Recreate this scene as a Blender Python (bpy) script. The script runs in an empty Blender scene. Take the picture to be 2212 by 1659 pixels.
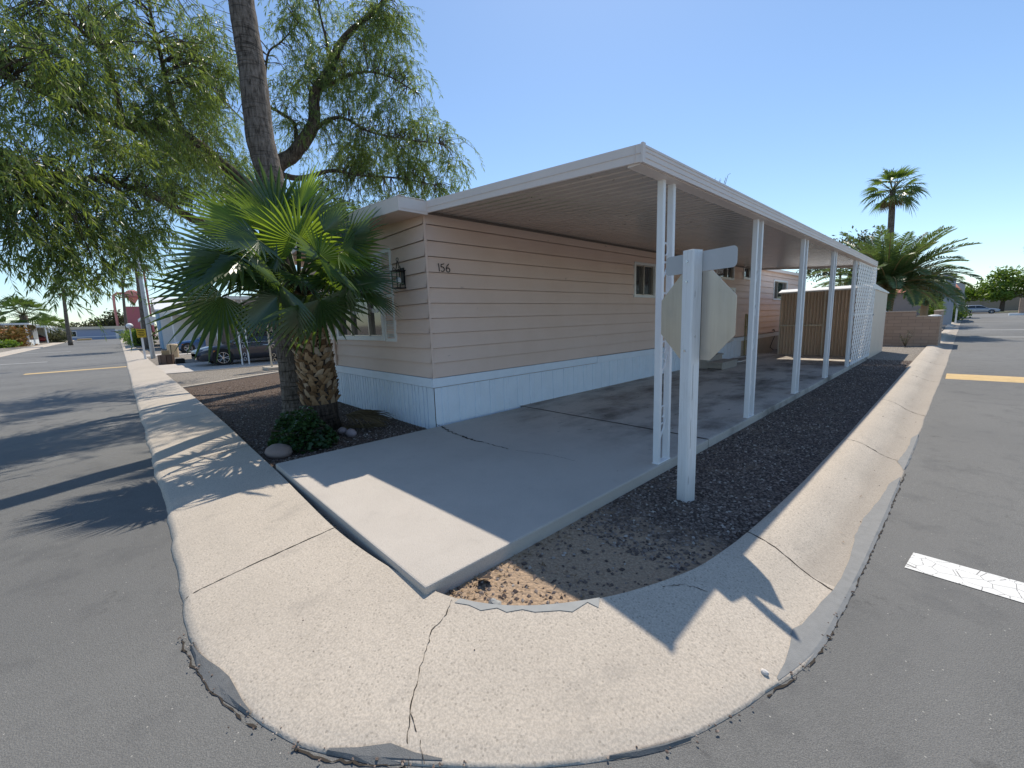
import bpy, math, random
import numpy as np
from mathutils import Vector, Matrix
random.seed(7); RNG = np.random.default_rng(7)
S = bpy.context.scene
COL = S.collection

# ---------------------------------------------------------------- camera
cam = bpy.data.cameras.new('camera'); co = bpy.data.objects.new('camera', cam); COL.objects.link(co)
cam.sensor_width = 36.0; cam.lens = 14.683; cam.clip_start = 0.05; cam.clip_end = 3000
vx = Vector((256-1106, -(722-829.5), -902.18)).normalized()
vy = Vector((2085-1106, -(660-829.5), -902.18)).normalized()
ex = -vx; ey = (vy-ex*vy.dot(ex)).normalized(); ez = ex.cross(ey)
co.matrix_world = Matrix.Translation((5.0228, -3.1500, 1.4279)) @ Matrix((ex, ey, ez)).to_4x4()
S.camera = co
# ---------------------------------------------------------------- light
SUN = Vector((-0.357, 0.512, 1.0)).normalized()
elev = math.asin(SUN.z)
W = bpy.data.worlds.new('World'); S.world = W; W.use_nodes = True
wn = W.node_tree.nodes; wl = W.node_tree.links
bg = wn['Background']; sky = wn.new('ShaderNodeTexSky')
sky.sky_type = 'NISHITA'; sky.sun_disc = False; sky.sun_elevation = elev
sky.sun_rotation = math.atan2(SUN.x, SUN.y)
sky.altitude = 300; sky.air_density = 1.0; sky.dust_density = 0.35; sky.ozone_density = 1.4
tint = wn.new('ShaderNodeMix'); tint.data_type = 'RGBA'; tint.blend_type = 'MULTIPLY'; tint.inputs[0].default_value = 1.0; tint.inputs[7].default_value = (.84, .93, .98, 1)
wl.new(sky.outputs[0], tint.inputs[6]); wl.new(tint.outputs[2], bg.inputs[0]); bg.inputs[1].default_value = 0.15
sl = bpy.data.lights.new('sun', 'SUN'); so = bpy.data.objects.new('sun', sl); COL.objects.link(so)
sl.energy = 4.0; sl.angle = math.radians(0.53); sl.color = (1.0, 0.92, 0.79)
so.rotation_euler = SUN.to_track_quat('Z', 'Y').to_euler(); so.location = (-20, 30, 60)
S.view_settings.view_transform = 'Standard'; S.view_settings.look = 'None'
S.view_settings.gamma = 1.0; S.view_settings.exposure = 0.18
S.cycles.max_bounces = 10; S.cycles.diffuse_bounces = 7; S.cycles.transparent_max_bounces = 6

# ---------------------------------------------------------------- material helpers
class NT:
    def __init__(s, name):
        s.m = bpy.data.materials.new(name); s.m.use_nodes = True
        s.n = s.m.node_tree.nodes; s.l = s.m.node_tree.links
        s.b = s.n['Principled BSDF']; s.out = s.n['Material Output']; s._c = None
    def co(s):
        if s._c is None: s._c = s.n.new('ShaderNodeTexCoord').outputs['Object']
        return s._c
    def new(s, t, **k):
        n = s.n.new(t)
        for a, v in k.items(): setattr(n, a, v)
        return n
    def set(s, sock, v):
        if isinstance(v, bpy.types.NodeSocket): s.l.new(v, sock)
        elif isinstance(v, (tuple, list)) and len(v) == 3 and sock.type == 'RGBA': sock.default_value = (*v, 1)
        else: sock.default_value = v
    def mapc(s, scale=(1, 1, 1), rot=(0, 0, 0)):
        m = s.new('ShaderNodeMapping'); s.l.new(s.co(), m.inputs[0])
        m.inputs['Scale'].default_value = scale; m.inputs['Rotation'].default_value = rot
        return m.outputs[0]
    def noise(s, scale, detail=3, rough=.55, vec=None, dist=0):
        n = s.new('ShaderNodeTexNoise'); s.l.new(vec or s.co(), n.inputs['Vector'])
        n.inputs['Scale'].default_value = scale; n.inputs['Detail'].default_value = detail
        n.inputs['Roughness'].default_value = rough; n.inputs['Distortion'].default_value = dist
        return n.outputs['Fac']
    def vor(s, scale, feature='F1', vec=None, out='Distance'):
        n = s.new('ShaderNodeTexVoronoi', feature=feature); s.l.new(vec or s.co(), n.inputs['Vector'])
        n.inputs['Scale'].default_value = scale
        return n.outputs[out]
    def ramp(s, fac, stops):
        r = s.new('ShaderNodeValToRGB'); e = r.color_ramp.elements
        while len(e) < len(stops): e.new(.5)
        for el, (p, c) in zip(e, stops):
            el.position = p; el.color = (*c, 1) if isinstance(c, tuple) else (c, c, c, 1)
        s.set(r.inputs[0], fac); return r.outputs[0]
    def mix(s, fac, a, b, mode='MIX'):
        m = s.new('ShaderNodeMix', data_type='RGBA', blend_type=mode)
        s.set(m.inputs[0], fac); s.set(m.inputs[6], a); s.set(m.inputs[7], b)
        return m.outputs[2]
    def math(s, op, a, b=0.0):
        m = s.new('ShaderNodeMath', operation=op); s.set(m.inputs[0], a); s.set(m.inputs[1], b); return m.outputs[0]
    def xyz(s, i):
        x = s.new('ShaderNodeSeparateXYZ'); s.l.new(s.co(), x.inputs[0]); return x.outputs[i]
    def island(s): return s.new('ShaderNodeNewGeometry').outputs['Random Per Island']
    def bump(s, h, strength=.3, dist=.01):
        b = s.new('ShaderNodeBump'); s.set(b.inputs['Height'], h)
        b.inputs['Strength'].default_value = strength; b.inputs['Distance'].default_value = dist
        s.l.new(b.outputs[0], s.b.inputs['Normal'])
    def fin(s, col, rough=.6, metal=0.0, spec=.5):
        s.set(s.b.inputs['Base Color'], col); s.set(s.b.inputs['Roughness'], rough)
        s.b.inputs['Metallic'].default_value = metal; s.b.inputs['Specular IOR Level'].default_value = spec
        return s.m

def plain(name, col, rough=.6, metal=0., amt=.18, scale=6., spec=.4, bump=0.):
    """a colour broken up by soft dirt"""
    t = NT(name); n = t.noise(scale, 5, .6); n2 = t.noise(scale*9, 3, .6)
    c = t.mix(t.math('MULTIPLY', t.ramp(n, [(.35, 0.), (.75, 1.)]), amt), col, tuple(x*.55 for x in col))
    c = t.mix(t.math('MULTIPLY', t.ramp(n2, [(.5, 0.), (.8, 1.)]), amt*.7), c, tuple(x*.6 for x in col))
    if bump: t.bump(n2, bump, .005)
    return t.fin(c, rough, metal, spec)

def asphalt():
    t = NT('asphalt')
    f = t.noise(260, 2, .6); g = t.vor(170); l = t.noise(.35, 4, .6); m = t.noise(3.2, 5, .65)
    st = t.noise(1.1, 5, .6, vec=t.mapc((1, .18, 1)))
    c = t.ramp(f, [(.3, (.105, .104, .10)), (.5, (.19, .187, .178)), (.72, (.31, .305, .29))])
    c = t.mix(t.ramp(l, [(.35, 0.), (.7, .6)]), c, (.15, .148, .143))
    l2 = t.noise(.16, 3, .5, vec=t.mapc((1, .45, 1))); c = t.mix(t.math('MULTIPLY', t.ramp(l2, [(.45, 0.), (.62, 1.)]), .38), c, (.10, .10, .10))
    pk = t.noise(2.1, 6, .75); c = t.mix(t.math('MULTIPLY', t.ramp(pk, [(.63, 0.), (.67, 1.)]), .55), c, (.085, .083, .08))
    c = t.mix(t.math('MULTIPLY', t.ramp(m, [(.52, 0.), (.7, 1.)]), .4), c, (.085, .085, .087))
    c = t.mix(t.math('MULTIPLY', t.ramp(st, [(.55, 0.), (.75, 1.)]), .35), c, (.2, .197, .19))
    spk = t.vor(60, out='Color'); sd = t.vor(60)
    sp = t.math('MULTIPLY', t.math('GREATER_THAN', t.math('ADD', t.ramp(spk, [(0., 0.), (1., 1.)]), 0), .86), t.math('LESS_THAN', sd, .2))
    c = t.mix(t.math('MULTIPLY', sp, .75), c, (.46, .44, .4))
    t.bump(t.math('ADD', t.math('MULTIPLY', f, .5), t.math('MULTIPLY', g, .8)), .55, .006)
    return t.fin(c, .88, 0, .25)
def concrete(name, col, dark=.45, speck=1., oil=False, fine=140, gutter=False):
    t = NT(name)
    a = t.noise(fine, 2, .7); v = t.vor(fine*.55); vc = t.vor(fine*.55, out='Color'); l = t.noise(.9, 5, .6); m = t.noise(6, 4, .6)
    c = t.mix(t.ramp(a, [(.38, 0.), (.62, 1.)]), tuple(x*.83 for x in col), tuple(min(1, x*1.1) for x in col))
    peb = t.math('MULTIPLY', t.math('LESS_THAN', v, .30), t.math('GREATER_THAN', t.ramp(vc, [(0., 0.), (1., 1.)]), .62))
    c = t.mix(t.math('MULTIPLY', peb, .6*speck), c, tuple(x*dark for x in col))
    peb2 = t.math('MULTIPLY', t.math('LESS_THAN', v, .22), t.math('LESS_THAN', t.ramp(vc, [(0., 0.), (1., 1.)]), .28))
    c = t.mix(t.math('MULTIPLY', peb2, .5*speck), c, (.62, .56, .48))
    c = t.mix(t.math('MULTIPLY', t.ramp(l, [(.45, 0.), (.75, 1.)]), .3), c, tuple(x*.62 for x in col))
    c = t.mix(t.math('MULTIPLY', t.ramp(m, [(.55, 0.), (.75, 1.)]), .16), c, tuple(x*.55 for x in col))
    if gutter:
        gx = t.math('ADD', t.xyz(0), t.math('MULTIPLY', t.noise(2.2, 5, .65, vec=t.mapc((1, .35, 1))), .22))
        gs = t.ramp(gx, [(.0, 0.), (1., 1.)]); gs = t.math('MULTIPLY', t.math('SUBTRACT', gx, 4.56), 9.0); gs = t.math('MINIMUM', t.math('MAXIMUM', gs, 0.0), 1.0)
        gs = t.math('MULTIPLY', gs, t.math('GREATER_THAN', t.xyz(1), -.3)); c = t.mix(t.math('MULTIPLY', gs, .42), c, (.23, .20, .17))
        sc = t.noise(2.6, 5, .7, vec=t.mapc((1.4, .6, 1), (0, 0, .5))); c = t.mix(t.math('MULTIPLY', t.ramp(sc, [(.58, 0.), (.72, 1.)]), .4), c, (.25, .225, .2))
        sp = t.noise(26, 3, .6); c = t.mix(t.math('MULTIPLY', t.ramp(sp, [(.74, 0.), (.77, 1.)]), .6), c, (.11, .09, .075))
    if oil:
        o = t.noise(1.3, 6, .65, vec=t.mapc((1.1, .55, 1)))
        yy = t.ramp(t.math('MULTIPLY', t.xyz(1), .1), [(.03, 0.), (.17, .9), (.6, 1.)])
        c = t.mix(t.math('MULTIPLY', t.math('MULTIPLY', t.ramp(o, [(.44, 0.), (.66, 1.)]), yy), .8), c, (.075, .06, .05))
        sp = t.noise(9, 4, .6, vec=t.mapc((1, .6, 1)))
        c = t.mix(t.math('MULTIPLY', t.math('MULTIPLY', t.ramp(sp, [(.66, 0.), (.7, 1.)]), yy), .75), c, (.05, .045, .04))
    t.bump(t.math('ADD', a, t.math('MULTIPLY', v, .7)), .4, .004)
    return t.fin(c, .9, 0, .25)
def gravel(name, c1, c2, c3, scale=55, dirt=None):
    t = NT(name)
    vc = t.vor(scale, out='Color'); vd = t.vor(scale); l = t.noise(1.6, 5, .65)
    c = t.ramp(vc, [(0., c1), (.5, c2), (1., c3)])
    c = t.mix(t.ramp(vd, [(.32, 0.), (.62, .85)]), c, tuple(x*.3 for x in c1))
    c = t.mix(t.math('MULTIPLY', t.ramp(l, [(.4, 0.), (.7, 1.)]), .4), c, tuple(x*.6 for x in c2))
    if dirt:
        k = t.math('ADD', t.math('MULTIPLY', t.xyz(1), -.9), t.math('MULTIPLY', t.noise(5, 4, .6), .9))
        dn = t.ramp(t.noise(60, 4, .7), [(.3, tuple(x*.6 for x in dirt)), (.7, tuple(x*1.25 for x in dirt))])
        c = t.mix(t.ramp(k, [(.78, 0.), (1., 1.)]), c, dn)
        c = t.mix(t.ramp(t.noise(3.1, 4, .6), [(.55, 0.), (.7, .35)]), c, dn)
    t.bump(t.math('SUBTRACT', 1.0, vd), .9, .012)
    return t.fin(c, .95, 0, .2)
def siding(name, col):
    t = NT(name)
    g = t.noise(7, 5, .65, vec=t.mapc((1.2, 1.2, 22))); d = t.noise(1.7, 5, .6); s = t.noise(3.2, 5, .7, vec=t.mapc((1, 1, 3)))
    c = t.mix(t.math('MULTIPLY', g, .22), col, tuple(x*.72 for x in col))
    c = t.mix(t.math('MULTIPLY', t.ramp(d, [(.4, 0.), (.75, 1.)]), .28), c, (col[0]*.8, col[1]*.74, col[2]*.66))
    c = t.mix(t.math('MULTIPLY', t.ramp(s, [(.66, 0.), (.74, 1.)]), .4), c, (.13, .09, .06))
    t.bump(g, .12, .004)
    return t.fin(c, .62, 0, .35)
def leafm(name, cols, trans, tfac=.4, rough=.42, spec=.5, dry=None):
    t = NT(name); r = t.island(); l = t.ramp(t.noise(1.3, 3, .5), [(.32, 0.), (.70, 1.)])
    k = t.math('ADD', t.math('MULTIPLY', r, .5), t.math('MULTIPLY', l, .55))
    c = t.ramp(k, [(.1, cols[0]), (.55, cols[1]), (.95, cols[2])])
    t.fin(c, rough, 0, spec)
    tr = t.new('ShaderNodeBsdfTranslucent'); t.set(tr.inputs[0], t.mix(r, trans, tuple(x*.6 for x in trans)))
    mx = t.new('ShaderNodeMixShader'); mx.inputs[0].default_value = tfac
    t.l.new(t.b.outputs[0], mx.inputs[1]); t.l.new(tr.outputs[0], mx.inputs[2]); t.l.new(mx.outputs[0], t.out.inputs[0])
    return t.m
def bark(name, c1, c2, rings=0., vert=18.):
    t = NT(name)
    v = t.noise(vert, 5, .7, vec=t.mapc((1, 1, .22)), dist=.4); r = t.noise(3, 4, .7, vec=t.mapc((.5, .5, 9)), dist=.6)
    c = t.ramp(v, [(.34, tuple(x*.35 for x in c1)), (.45, c1), (.68, c2)])
    h = v
    if rings:
        c = t.mix(t.math('MULTIPLY', t.ramp(r, [(.53, 0.), (.64, 1.)]), rings), c, tuple(x*.3 for x in c1)); h = t.math('SUBTRACT', v, t.math('MULTIPLY', r, .8))
    t.bump(h, .9, .03)
    return t.fin(c, .9, 0, .2)
def randcol(name, stops, rough=.8, spec=.3, bump=0.):
    t = NT(name); c = t.ramp(t.island(), stops); n = t.noise(40, 3, .6)
    c = t.mix(t.math('MULTIPLY', n, .4), c, (.02, .015, .01))
    if bump: t.bump(n, bump, .004)
    return t.fin(c, rough, 0, spec)
def glassm(name, col=(.02, .025, .03), rough=.06):
    t = NT(name); n = t.noise(2, 2, .5)
    return t.fin(t.mix(t.math('MULTIPLY', n, .35), col, tuple(x*2.2+.01 for x in col)), rough, 0, .8)

M = {}
M['asphalt'] = asphalt()
M['sidewalk'] = concrete('sidewalk_concrete', (.53, .463, .385), speck=.8, fine=100, gutter=True)
M['slab'] = concrete('slab_concrete', (.54, .49, .435), speck=.45, oil=True, fine=170)
M['curbstrip'] = concrete('border_concrete', (.52, .46, .38), speck=.4)
M['gravel'] = gravel('dark_gravel', (.12, .088, .074), (.22, .17, .142), (.34, .28, .24), 42, dirt=(.40, .29, .20))
M['bed'] = gravel('bark_gravel', (.10, .07, .052), (.20, .145, .112), (.33, .25, .20), 52)
M['lot'] = gravel('tan_gravel', (.3, .26, .22), (.42, .37, .31), (.5, .45, .39), 45)
M['siding'] = siding('tan_siding', (.79, .60, .50))
M['fascia'] = plain('beige_fascia', (.78, .68, .62), .5, amt=.15, scale=2.5)
M['soffit'] = None
M['white'] = plain('white_paint', (.82, .83, .84), .45, amt=.10, scale=4)
M['skirt'] = plain('pale_blue_skirting', (.80, .87, .95), .45, amt=.14, scale=4)
M['post'] = plain('post_white_paint', (.76, .77, .78), .5, amt=.16, scale=5, bump=.25)
def woodpost():
    t = NT('painted_wood_post'); g = t.noise(5, 6, .7, vec=t.mapc((16, 16, .7))); n = t.noise(3, 5, .6); p = t.noise(14, 5, .7, vec=t.mapc((2.2, 2.2, .7)))
    c = t.mix(t.math('MULTIPLY', t.ramp(g, [(.3, 1.), (.5, 0.)]), .4), (.78, .79, .80), (.45, .44, .42))
    c = t.mix(t.math('MULTIPLY', t.ramp(n, [(.5, 0.), (.75, 1.)]), .25), c, (.5, .46, .40)); c = t.mix(t.ramp(p, [(.70, 0.), (.73, .8)]), c, (.24, .20, .16))
    low = t.math('MULTIPLY', t.math('MAXIMUM', t.math('SUBTRACT', .22, t.xyz(2)), 0.0), 2.2); c = t.mix(t.math('MULTIPLY', low, n), c, (.25, .2, .16))
    t.bump(g, .35, .006); return t.fin(c, .55)
M['post'] = woodpost()
M['trimwhite'] = plain('window_white', (.78, .78, .76), .45, amt=.15, scale=5)
M['glass'] = glassm('window_glass')
M['dark'] = plain('dark_inside', (.015, .015, .016), .7)
M['black'] = plain('black_iron', (.012, .012, .012), .5)
M['rubber'] = plain('tyre_rubber', (.02, .02, .02), .85)
M['chrome'] = plain('bright_metal', (.62, .63, .65), .25, metal=.9, amt=.1)
M['crack'] = plain('crack_dirt', (.045, .036, .028), .95)
M['tar'] = plain('old_asphalt_patch', (.19, .19, .186), .85, amt=.5, scale=25, bump=.6)
M['greypatch'] = plain('grey_mortar', (.36, .36, .345), .85, amt=.25, scale=20)
def soffit():
    t = NT('soffit_aluminium'); n = t.noise(2.2, 5, .6); s = t.noise(13, 4, .65, vec=t.mapc((1, 1.6, 1)))
    c = t.mix(t.ramp(n, [(.35, 0.), (.7, .5)]), (.64, .58, .53), (.48, .43, .39))
    c = t.mix(t.ramp(s, [(.63, 0.), (.7, .75)]), c, (.06, .05, .045))
    t.bump(t.noise(9, 4, .6, vec=t.mapc((.5, 3, 1))), .25, .01)
    return t.fin(c, .27, .5, .5)
M['soffit'] = soffit()
def brushed():
    t = NT('brushed_aluminium'); n = t.noise(6, 5, .6, vec=t.mapc((9, 9, .5))); d = t.noise(4, 4, .6)
    c = t.mix(t.ramp(n, [(.3, 0.), (.7, 1.)]), (.52, .465, .40), (.57, .52, .46))
    c = t.mix(t.math('MULTIPLY', t.ramp(d, [(.55, 0.), (.75, 1.)]), .35), c, (.4, .37, .34))
    return t.fin(c, t.ramp(d, [(.2, .34), (.8, .5)]), .9, .5)
M['alu'] = brushed()
M['palmleaf'] = leafm('fan_palm_leaf', [(.025, .06, .028), (.045, .09, .038), (.065, .12, .045)], (.26, .40, .035), .34, .30, .8)
M['palmleaf_b'] = leafm('fan_palm_sunlit_leaf', [(.06, .12, .02), (.09, .16, .025), (.13, .19, .03)], (.42, .60, .05), .5, .36, .6)  # brighter copy of the palm leaf, its sunlit look put into the colours
M['treeleaf'] = leafm('willow_leaf', [(.04, .075, .03), (.09, .14, .045), (.20, .27, .06)], (.42, .56, .08), .40, .36, .55)
M['bgleaf'] = leafm('garden_leaf', [(.03, .06, .018), (.055, .10, .026), (.10, .16, .035)], (.22, .34, .04), .3, .5, .3)
M['dateleaf'] = leafm('date_palm_leaf', [(.045, .08, .035), (.10, .15, .06), (.18, .23, .11)], (.26, .38, .08), .28, .4, .6)
M['limeleaf'] = leafm('lime_leaf', [(.05, .10, .02), (.10, .17, .03), (.18, .26, .04)], (.34, .5, .05), .3, .5, .3)
M['oliveleaf'] = leafm('olive_leaf', [(.04, .05, .025), (.08, .085, .045), (.13, .125, .07)], (.2, .22, .06), .2, .6, .3)
M['ivyleaf'] = leafm('shrub_leaf', [(.018, .045, .014), (.035, .08, .022), (.06, .12, .03)], (.12, .24, .03), .2, .4, .5)
M['deadleaf'] = leafm('dead_frond', [(.12, .085, .045), (.22, .16, .085), (.33, .25, .14)], (.25, .18, .08), .15, .8, .2)
M['redleaf'] = leafm('orange_bush_leaf', [(.10, .09, .02), (.22, .13, .03), (.42, .12, .04)], (.3, .2, .05), .25, .5, .3)
M['bark'] = bark('tree_bark', (.085, .065, .05), (.19, .155, .125), .3)
M['palmbark'] = bark('tall_palm_bark', (.13, .105, .085), (.27, .225, .19), .9, 24)
M['palmbase'] = bark('palm_fibre', (.055, .042, .034), (.14, .11, .09), .9, 30)
M['boot'] = randcol('palm_boot', [(0., (.09, .05, .028)), (.35, (.26, .15, .07)), (.7, (.46, .31, .18)), (1., (.52, .43, .34))], .75, .3, .5)
M['pebble'] = randcol('pebbles', [(0., (.10, .072, .062)), (.5, (.23, .175, .148)), (.86, (.37, .30, .255)), (1., (.58, .52, .46))], .9)
M['litter'] = randcol('leaf_litter', [(0., (.14, .085, .045)), (.6, (.34, .23, .13)), (1., (.5, .36, .24))], .8)
M['yellowpaint'] = plain('yellow_road_paint', (.66, .46, .21), .8, amt=.5, scale=7, bump=.3)
def roadwhite():
    t = NT('white_road_paint'); v = t.vor(11, 'DISTANCE_TO_EDGE', vec=None); n = t.noise(8, 5, .7); n3 = t.noise(90, 2, .6)
    c = t.mix(t.math('MULTIPLY', t.ramp(n3, [(.55, 0.), (.7, 1.)]), .25), (.74, .73, .70), (.35, .35, .34))
    ck = t.math('MULTIPLY', t.math('LESS_THAN', v, .016), t.math('GREATER_THAN', n, .47))
    c = t.mix(ck, c, (.2, .19, .18)); return t.fin(c, .75)
M['whitepaint'] = roadwhite()
M['fadedpaint'] = plain('faded_road_paint', (.42, .41, .39), .8, amt=.7, scale=9)

# ---------------------------------------------------------------- mesh helpers
class MB:
    def __init__(s): s.v = []; s.f = []
    def add(s, vs, fs):
        o = len(s.v); s.v += [tuple(p) for p in vs]; s.f += [tuple(i+o for i in f) for f in fs]; return s
    def box(s, a, b, rz=0., piv=None):
        (x0, y0, z0), (x1, y1, z1) = a, b
        vs = [(x0, y0, z0), (x1, y0, z0), (x1, y1, z0), (x0, y1, z0), (x0, y0, z1), (x1, y0, z1), (x1, y1, z1), (x0, y1, z1)]
        if rz:
            p = piv or ((x0+x1)/2, (y0+y1)/2); c, n = math.cos(rz), math.sin(rz)
            vs = [(p[0]+(x-p[0])*c-(y-p[1])*n, p[1]+(x-p[0])*n+(y-p[1])*c, z) for x, y, z in vs]
        return s.add(vs, [(0, 3, 2, 1), (4, 5, 6, 7), (0, 1, 5, 4), (1, 2, 6, 5), (2, 3, 7, 6), (3, 0, 4, 7)])
    def quad(s, *p): return s.add(p, [tuple(range(len(p)))])
    def prism(s, poly, ext):
        n = len(poly); e = Vector(ext); q = [Vector(p) for p in poly]
        vs = q+[p+e for p in q]
        return s.add(vs, [tuple(range(n-1, -1, -1)), tuple(range(n, 2*n))]+[(i, (i+1) % n, n+(i+1) % n, n+i) for i in range(n)])
    def tube(s, pts, rad, n=8, cap=True, jit=0.):
        P = [Vector(p) for p in pts]; R = rad if isinstance(rad, (list, tuple)) else [rad]*len(P)
        o = len(s.v); up = None
        for i, p in enumerate(P):
            d = (P[min(i+1, len(P)-1)]-P[max(i-1, 0)])
            d = d.normalized() if d.length > 1e-9 else Vector((0, 0, 1))
            if up is None: up = d.orthogonal().normalized()
            a = (up-d*up.dot(d)); a = a.normalized() if a.length > 1e-6 else d.orthogonal().normalized(); up = a; b = d.cross(a)
            for k in range(n):
                t = 2*math.pi*k/n; r = R[i]*(1+(random.uniform(-jit, jit) if jit else 0))
                s.v.append(tuple(p+(a*math.cos(t)+b*math.sin(t))*r))
        for i in range(len(P)-1):
            for k in range(n):
                s.f.append((o+i*n+k, o+i*n+(k+1) % n, o+(i+1)*n+(k+1) % n, o+(i+1)*n+k))
        if cap:
            s.f.append(tuple(o+k for k in range(n-1, -1, -1))); s.f.append(tuple(o+(len(P)-1)*n+k for k in range(n)))
        return s
    def cyl(s, a, b, r, n=20, r2=None): return s.tube([a, b], [r, r if r2 is None else r2], n)
    def blob(s, c, r, seg=12, ring=8, jit=.0):
        c = Vector(c); o = len(s.v)
        for i in range(ring+1):
            t = math.pi*i/ring
            for k in range(seg):
                p = 2*math.pi*k/seg; j = 1+random.uniform(-jit, jit)
                s.v.append((c.x+r[0]*math.sin(t)*math.cos(p)*j, c.y+r[1]*math.sin(t)*math.sin(p)*j, c.z+r[2]*math.cos(t)*j))
        for i in range(ring):
            for k in range(seg):
                s.f.append((o+i*seg+k, o+(i+1)*seg+k, o+(i+1)*seg+(k+1) % seg, o+i*seg+(k+1) % seg))
        return s
    def obj(s, name, mat, parent=None, smooth=False, bevel=0.):
        me = bpy.data.meshes.new(name); me.from_pydata(s.v, [], s.f); me.update()
        if mat is not None: me.materials.append(mat)
        if smooth: me.polygons.foreach_set('use_smooth', [True]*len(me.polygons))
        o = bpy.data.objects.new(name, me); COL.objects.link(o)
        if parent is not None:
            o.parent = parent
            r = parent
            off = Vector((0, 0, 0))
            while r is not None: off += r.location; r = r.parent
            o.location = -off
        if bevel:
            b = o.modifiers.new('bevel', 'BEVEL'); b.width = bevel; b.segments = 2; b.limit_method = 'ANGLE'
        return o
def tag(o, label, cat, group=None):
    o['label'] = label; o['category'] = cat
    if group: o['group'] = group
    return o
def thing(name, label, cat, loc, group=None):
    o = bpy.data.objects.new(name, None); COL.objects.link(o); o.location = loc; o.empty_display_size = .2
    return tag(o, label, cat, group)
def struct(o): o['kind'] = 'structure'; return o
def stuff(o): o['kind'] = 'stuff'; return o
def gz(x): return -.006*(x+25) if x < -25 else 0.
def copy_tree(o, parent=None):
    c = o.copy(); COL.objects.link(c)
    if parent is not None: c.parent = parent
    for ch in o.children: copy_tree(ch, c)
    return c

# ================================================================ GROUND
g = MB()
xs = [-900, -25, 900]
for i in range(2):
    for y0, y1 in ((-900, -2.5), (-2.5, 900)):
        p = [(xs[i], y0), (xs[i+1], y0), (xs[i+1], y1), (xs[i], y1)]
        g.quad(*[(x, y, -.32+min(gz(x), 1.2)) for x, y in p])
struct(g.obj('ground', M['lot']))
r = MB(); ZR = -.178
for x0, x1, y0, y1 in ((-128, -25, -10.3, -1.5), (-25, 70, -10.3, -1.5), (3.6, 12.6, -1.5, 118), (3.6, 12.6, -60, -10.3)):
    nx = max(1, int((x1-x0)/4)); ny = max(1, int((y1-y0)/4))
    r.quad((x0, y0, ZR+gz(x0)), (x1, y0, ZR+gz(x1)), (x1, y1, ZR+gz(x1)), (x0, y1, ZR+gz(x0)))
road = struct(r.obj('road', M['asphalt']))

# --- sidewalk and rolled kerb as one strip between an inner and an outer line
st = [  # inner, outer, kerb weight
 ((-128, -2.08), (-128, -3.05), 0), ((-60, -2.08), (-60, -3.05), 0), ((-25, -2.08), (-25, -3.05), 0), ((-12, -2.08), (-12, -3.05), 0), ((-6, -2.07), (-6, -3.04), 0), ((-3, -2.08), (-3, -3.04), 0), ((-1, -2.11), (-1, -3.04), 0),
 ((.3, -2.125), (.3, -3.05), 0), ((1.2, -2.15), (1.2, -3.06), 0), ((1.97, -2.165), (1.97, -3.08), .1), ((2.5, -2.14), (2.45, -3.08), .25), ((2.95, -2.085), (2.85, -3.02), .35), ((3.22, -2.02), (3.2, -2.92), .4), ((3.44, -1.91), (3.51, -2.77), .45),
 ((3.64, -1.73), (3.85, -2.48), .45), ((3.83, -1.46), (4.2, -2.12), .5), ((3.97, -1.16), (4.45, -1.75), .55), ((4.07, -.84), (4.58, -1.33), .65), ((4.11, -.5), (4.67, -.95), .75), ((4.13, -.18), (4.70, -.45), .85),
 ((4.15, .4), (4.72, .2), 1), ((4.17, 1.2), (4.735, 1.2), 1), ((4.18, 3), (4.755, 3), 1), ((4.17, 6), (4.77, 6), 1), ((4.15, 12), (4.80, 12), 1), ((4.14, 19.6), (4.82, 19.6), 1), ((4.14, 20.4), (4.82, 20.4), 1), ((4.14, 20.8), (4.82, 20.8), 1), ((4.14, 23), (4.82, 23), 1), ((4.14, 23.5), (4.82, 23.5), 1), ((4.15, 33), (4.84, 33), 1), ((4.15, 34), (4.84, 34), 1), ((4.15, 42), (4.86, 42), 1), ((4.2, 118), (4.9, 118), 1)]
def cr(a, b, c, d, t): return .5*((2*b)+(-a+c)*t+(2*a-5*b+4*c-d)*t*t+(-a+3*b-3*c+d)*t**3)
fine = []
for i in range(len(st)-1):
    q = [st[max(0, i-1)], st[i], st[i+1], st[min(len(st)-1, i+2)]]
    L = math.dist(q[1][1], q[2][1]); nn = max(1, int(L/.09)) if L < 4.6 else (max(2, int(L/.35)) if L < 14 else 6)
    lin = i < 7 or i > 19
    for k in range(nn):
        t = k/nn
        if lin: p = [[q[1][j][m]*(1-t)+q[2][j][m]*t for m in (0, 1)] for j in (0, 1)]
        else: p = [[cr(q[0][j][m], q[1][j][m], q[2][j][m], q[3][j][m], t) for m in (0, 1)] for j in (0, 1)]
        fine.append((p[0], p[1], q[1][2]*(1-t)+q[2][2]*t))
fine.append(st[-1])
def prof(t, w, y):
    ps = np.interp(t, [0, .6, .9, .965, 1.0], [-.04, -.086, -.122, -.134, -.166])
    pk = np.interp(t, [0, .04, .22, .34, .48, .60, .72, .84, 1.0], [-.078, -.066, -.062, -.076, -.108, -.140, -.160, -.170, -.168])
    pc = np.interp(t, [0, .06, .5, .9, 1], [-.045, -.052, -.098, -.146, -.168])
    z = ps*(1-w)+pk*w if w > .99 or w < .01 else (ps*max(0, 1-2.2*w)+pc*(1-max(0, 1-2.2*w)-max(0, (w-.6)/.4))+pk*max(0, (w-.6)/.4))
    if w > .9:
        dip = max(0, min(1, min((y-20.4)/.4, (23.4-y)/.4)))+max(0, min(1, min((y-33.2)/.7, (41.5-y)/.7)))
        z = z*(1-dip)+(-.160)*dip
    return float(z)
TS = [0, .02, .05, .1, .16, .22, .28, .34, .41, .48, .54, .60, .66, .72, .78, .84, .9, .93, .95, .965, .985, 1.0]
jit = [0.]
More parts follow.
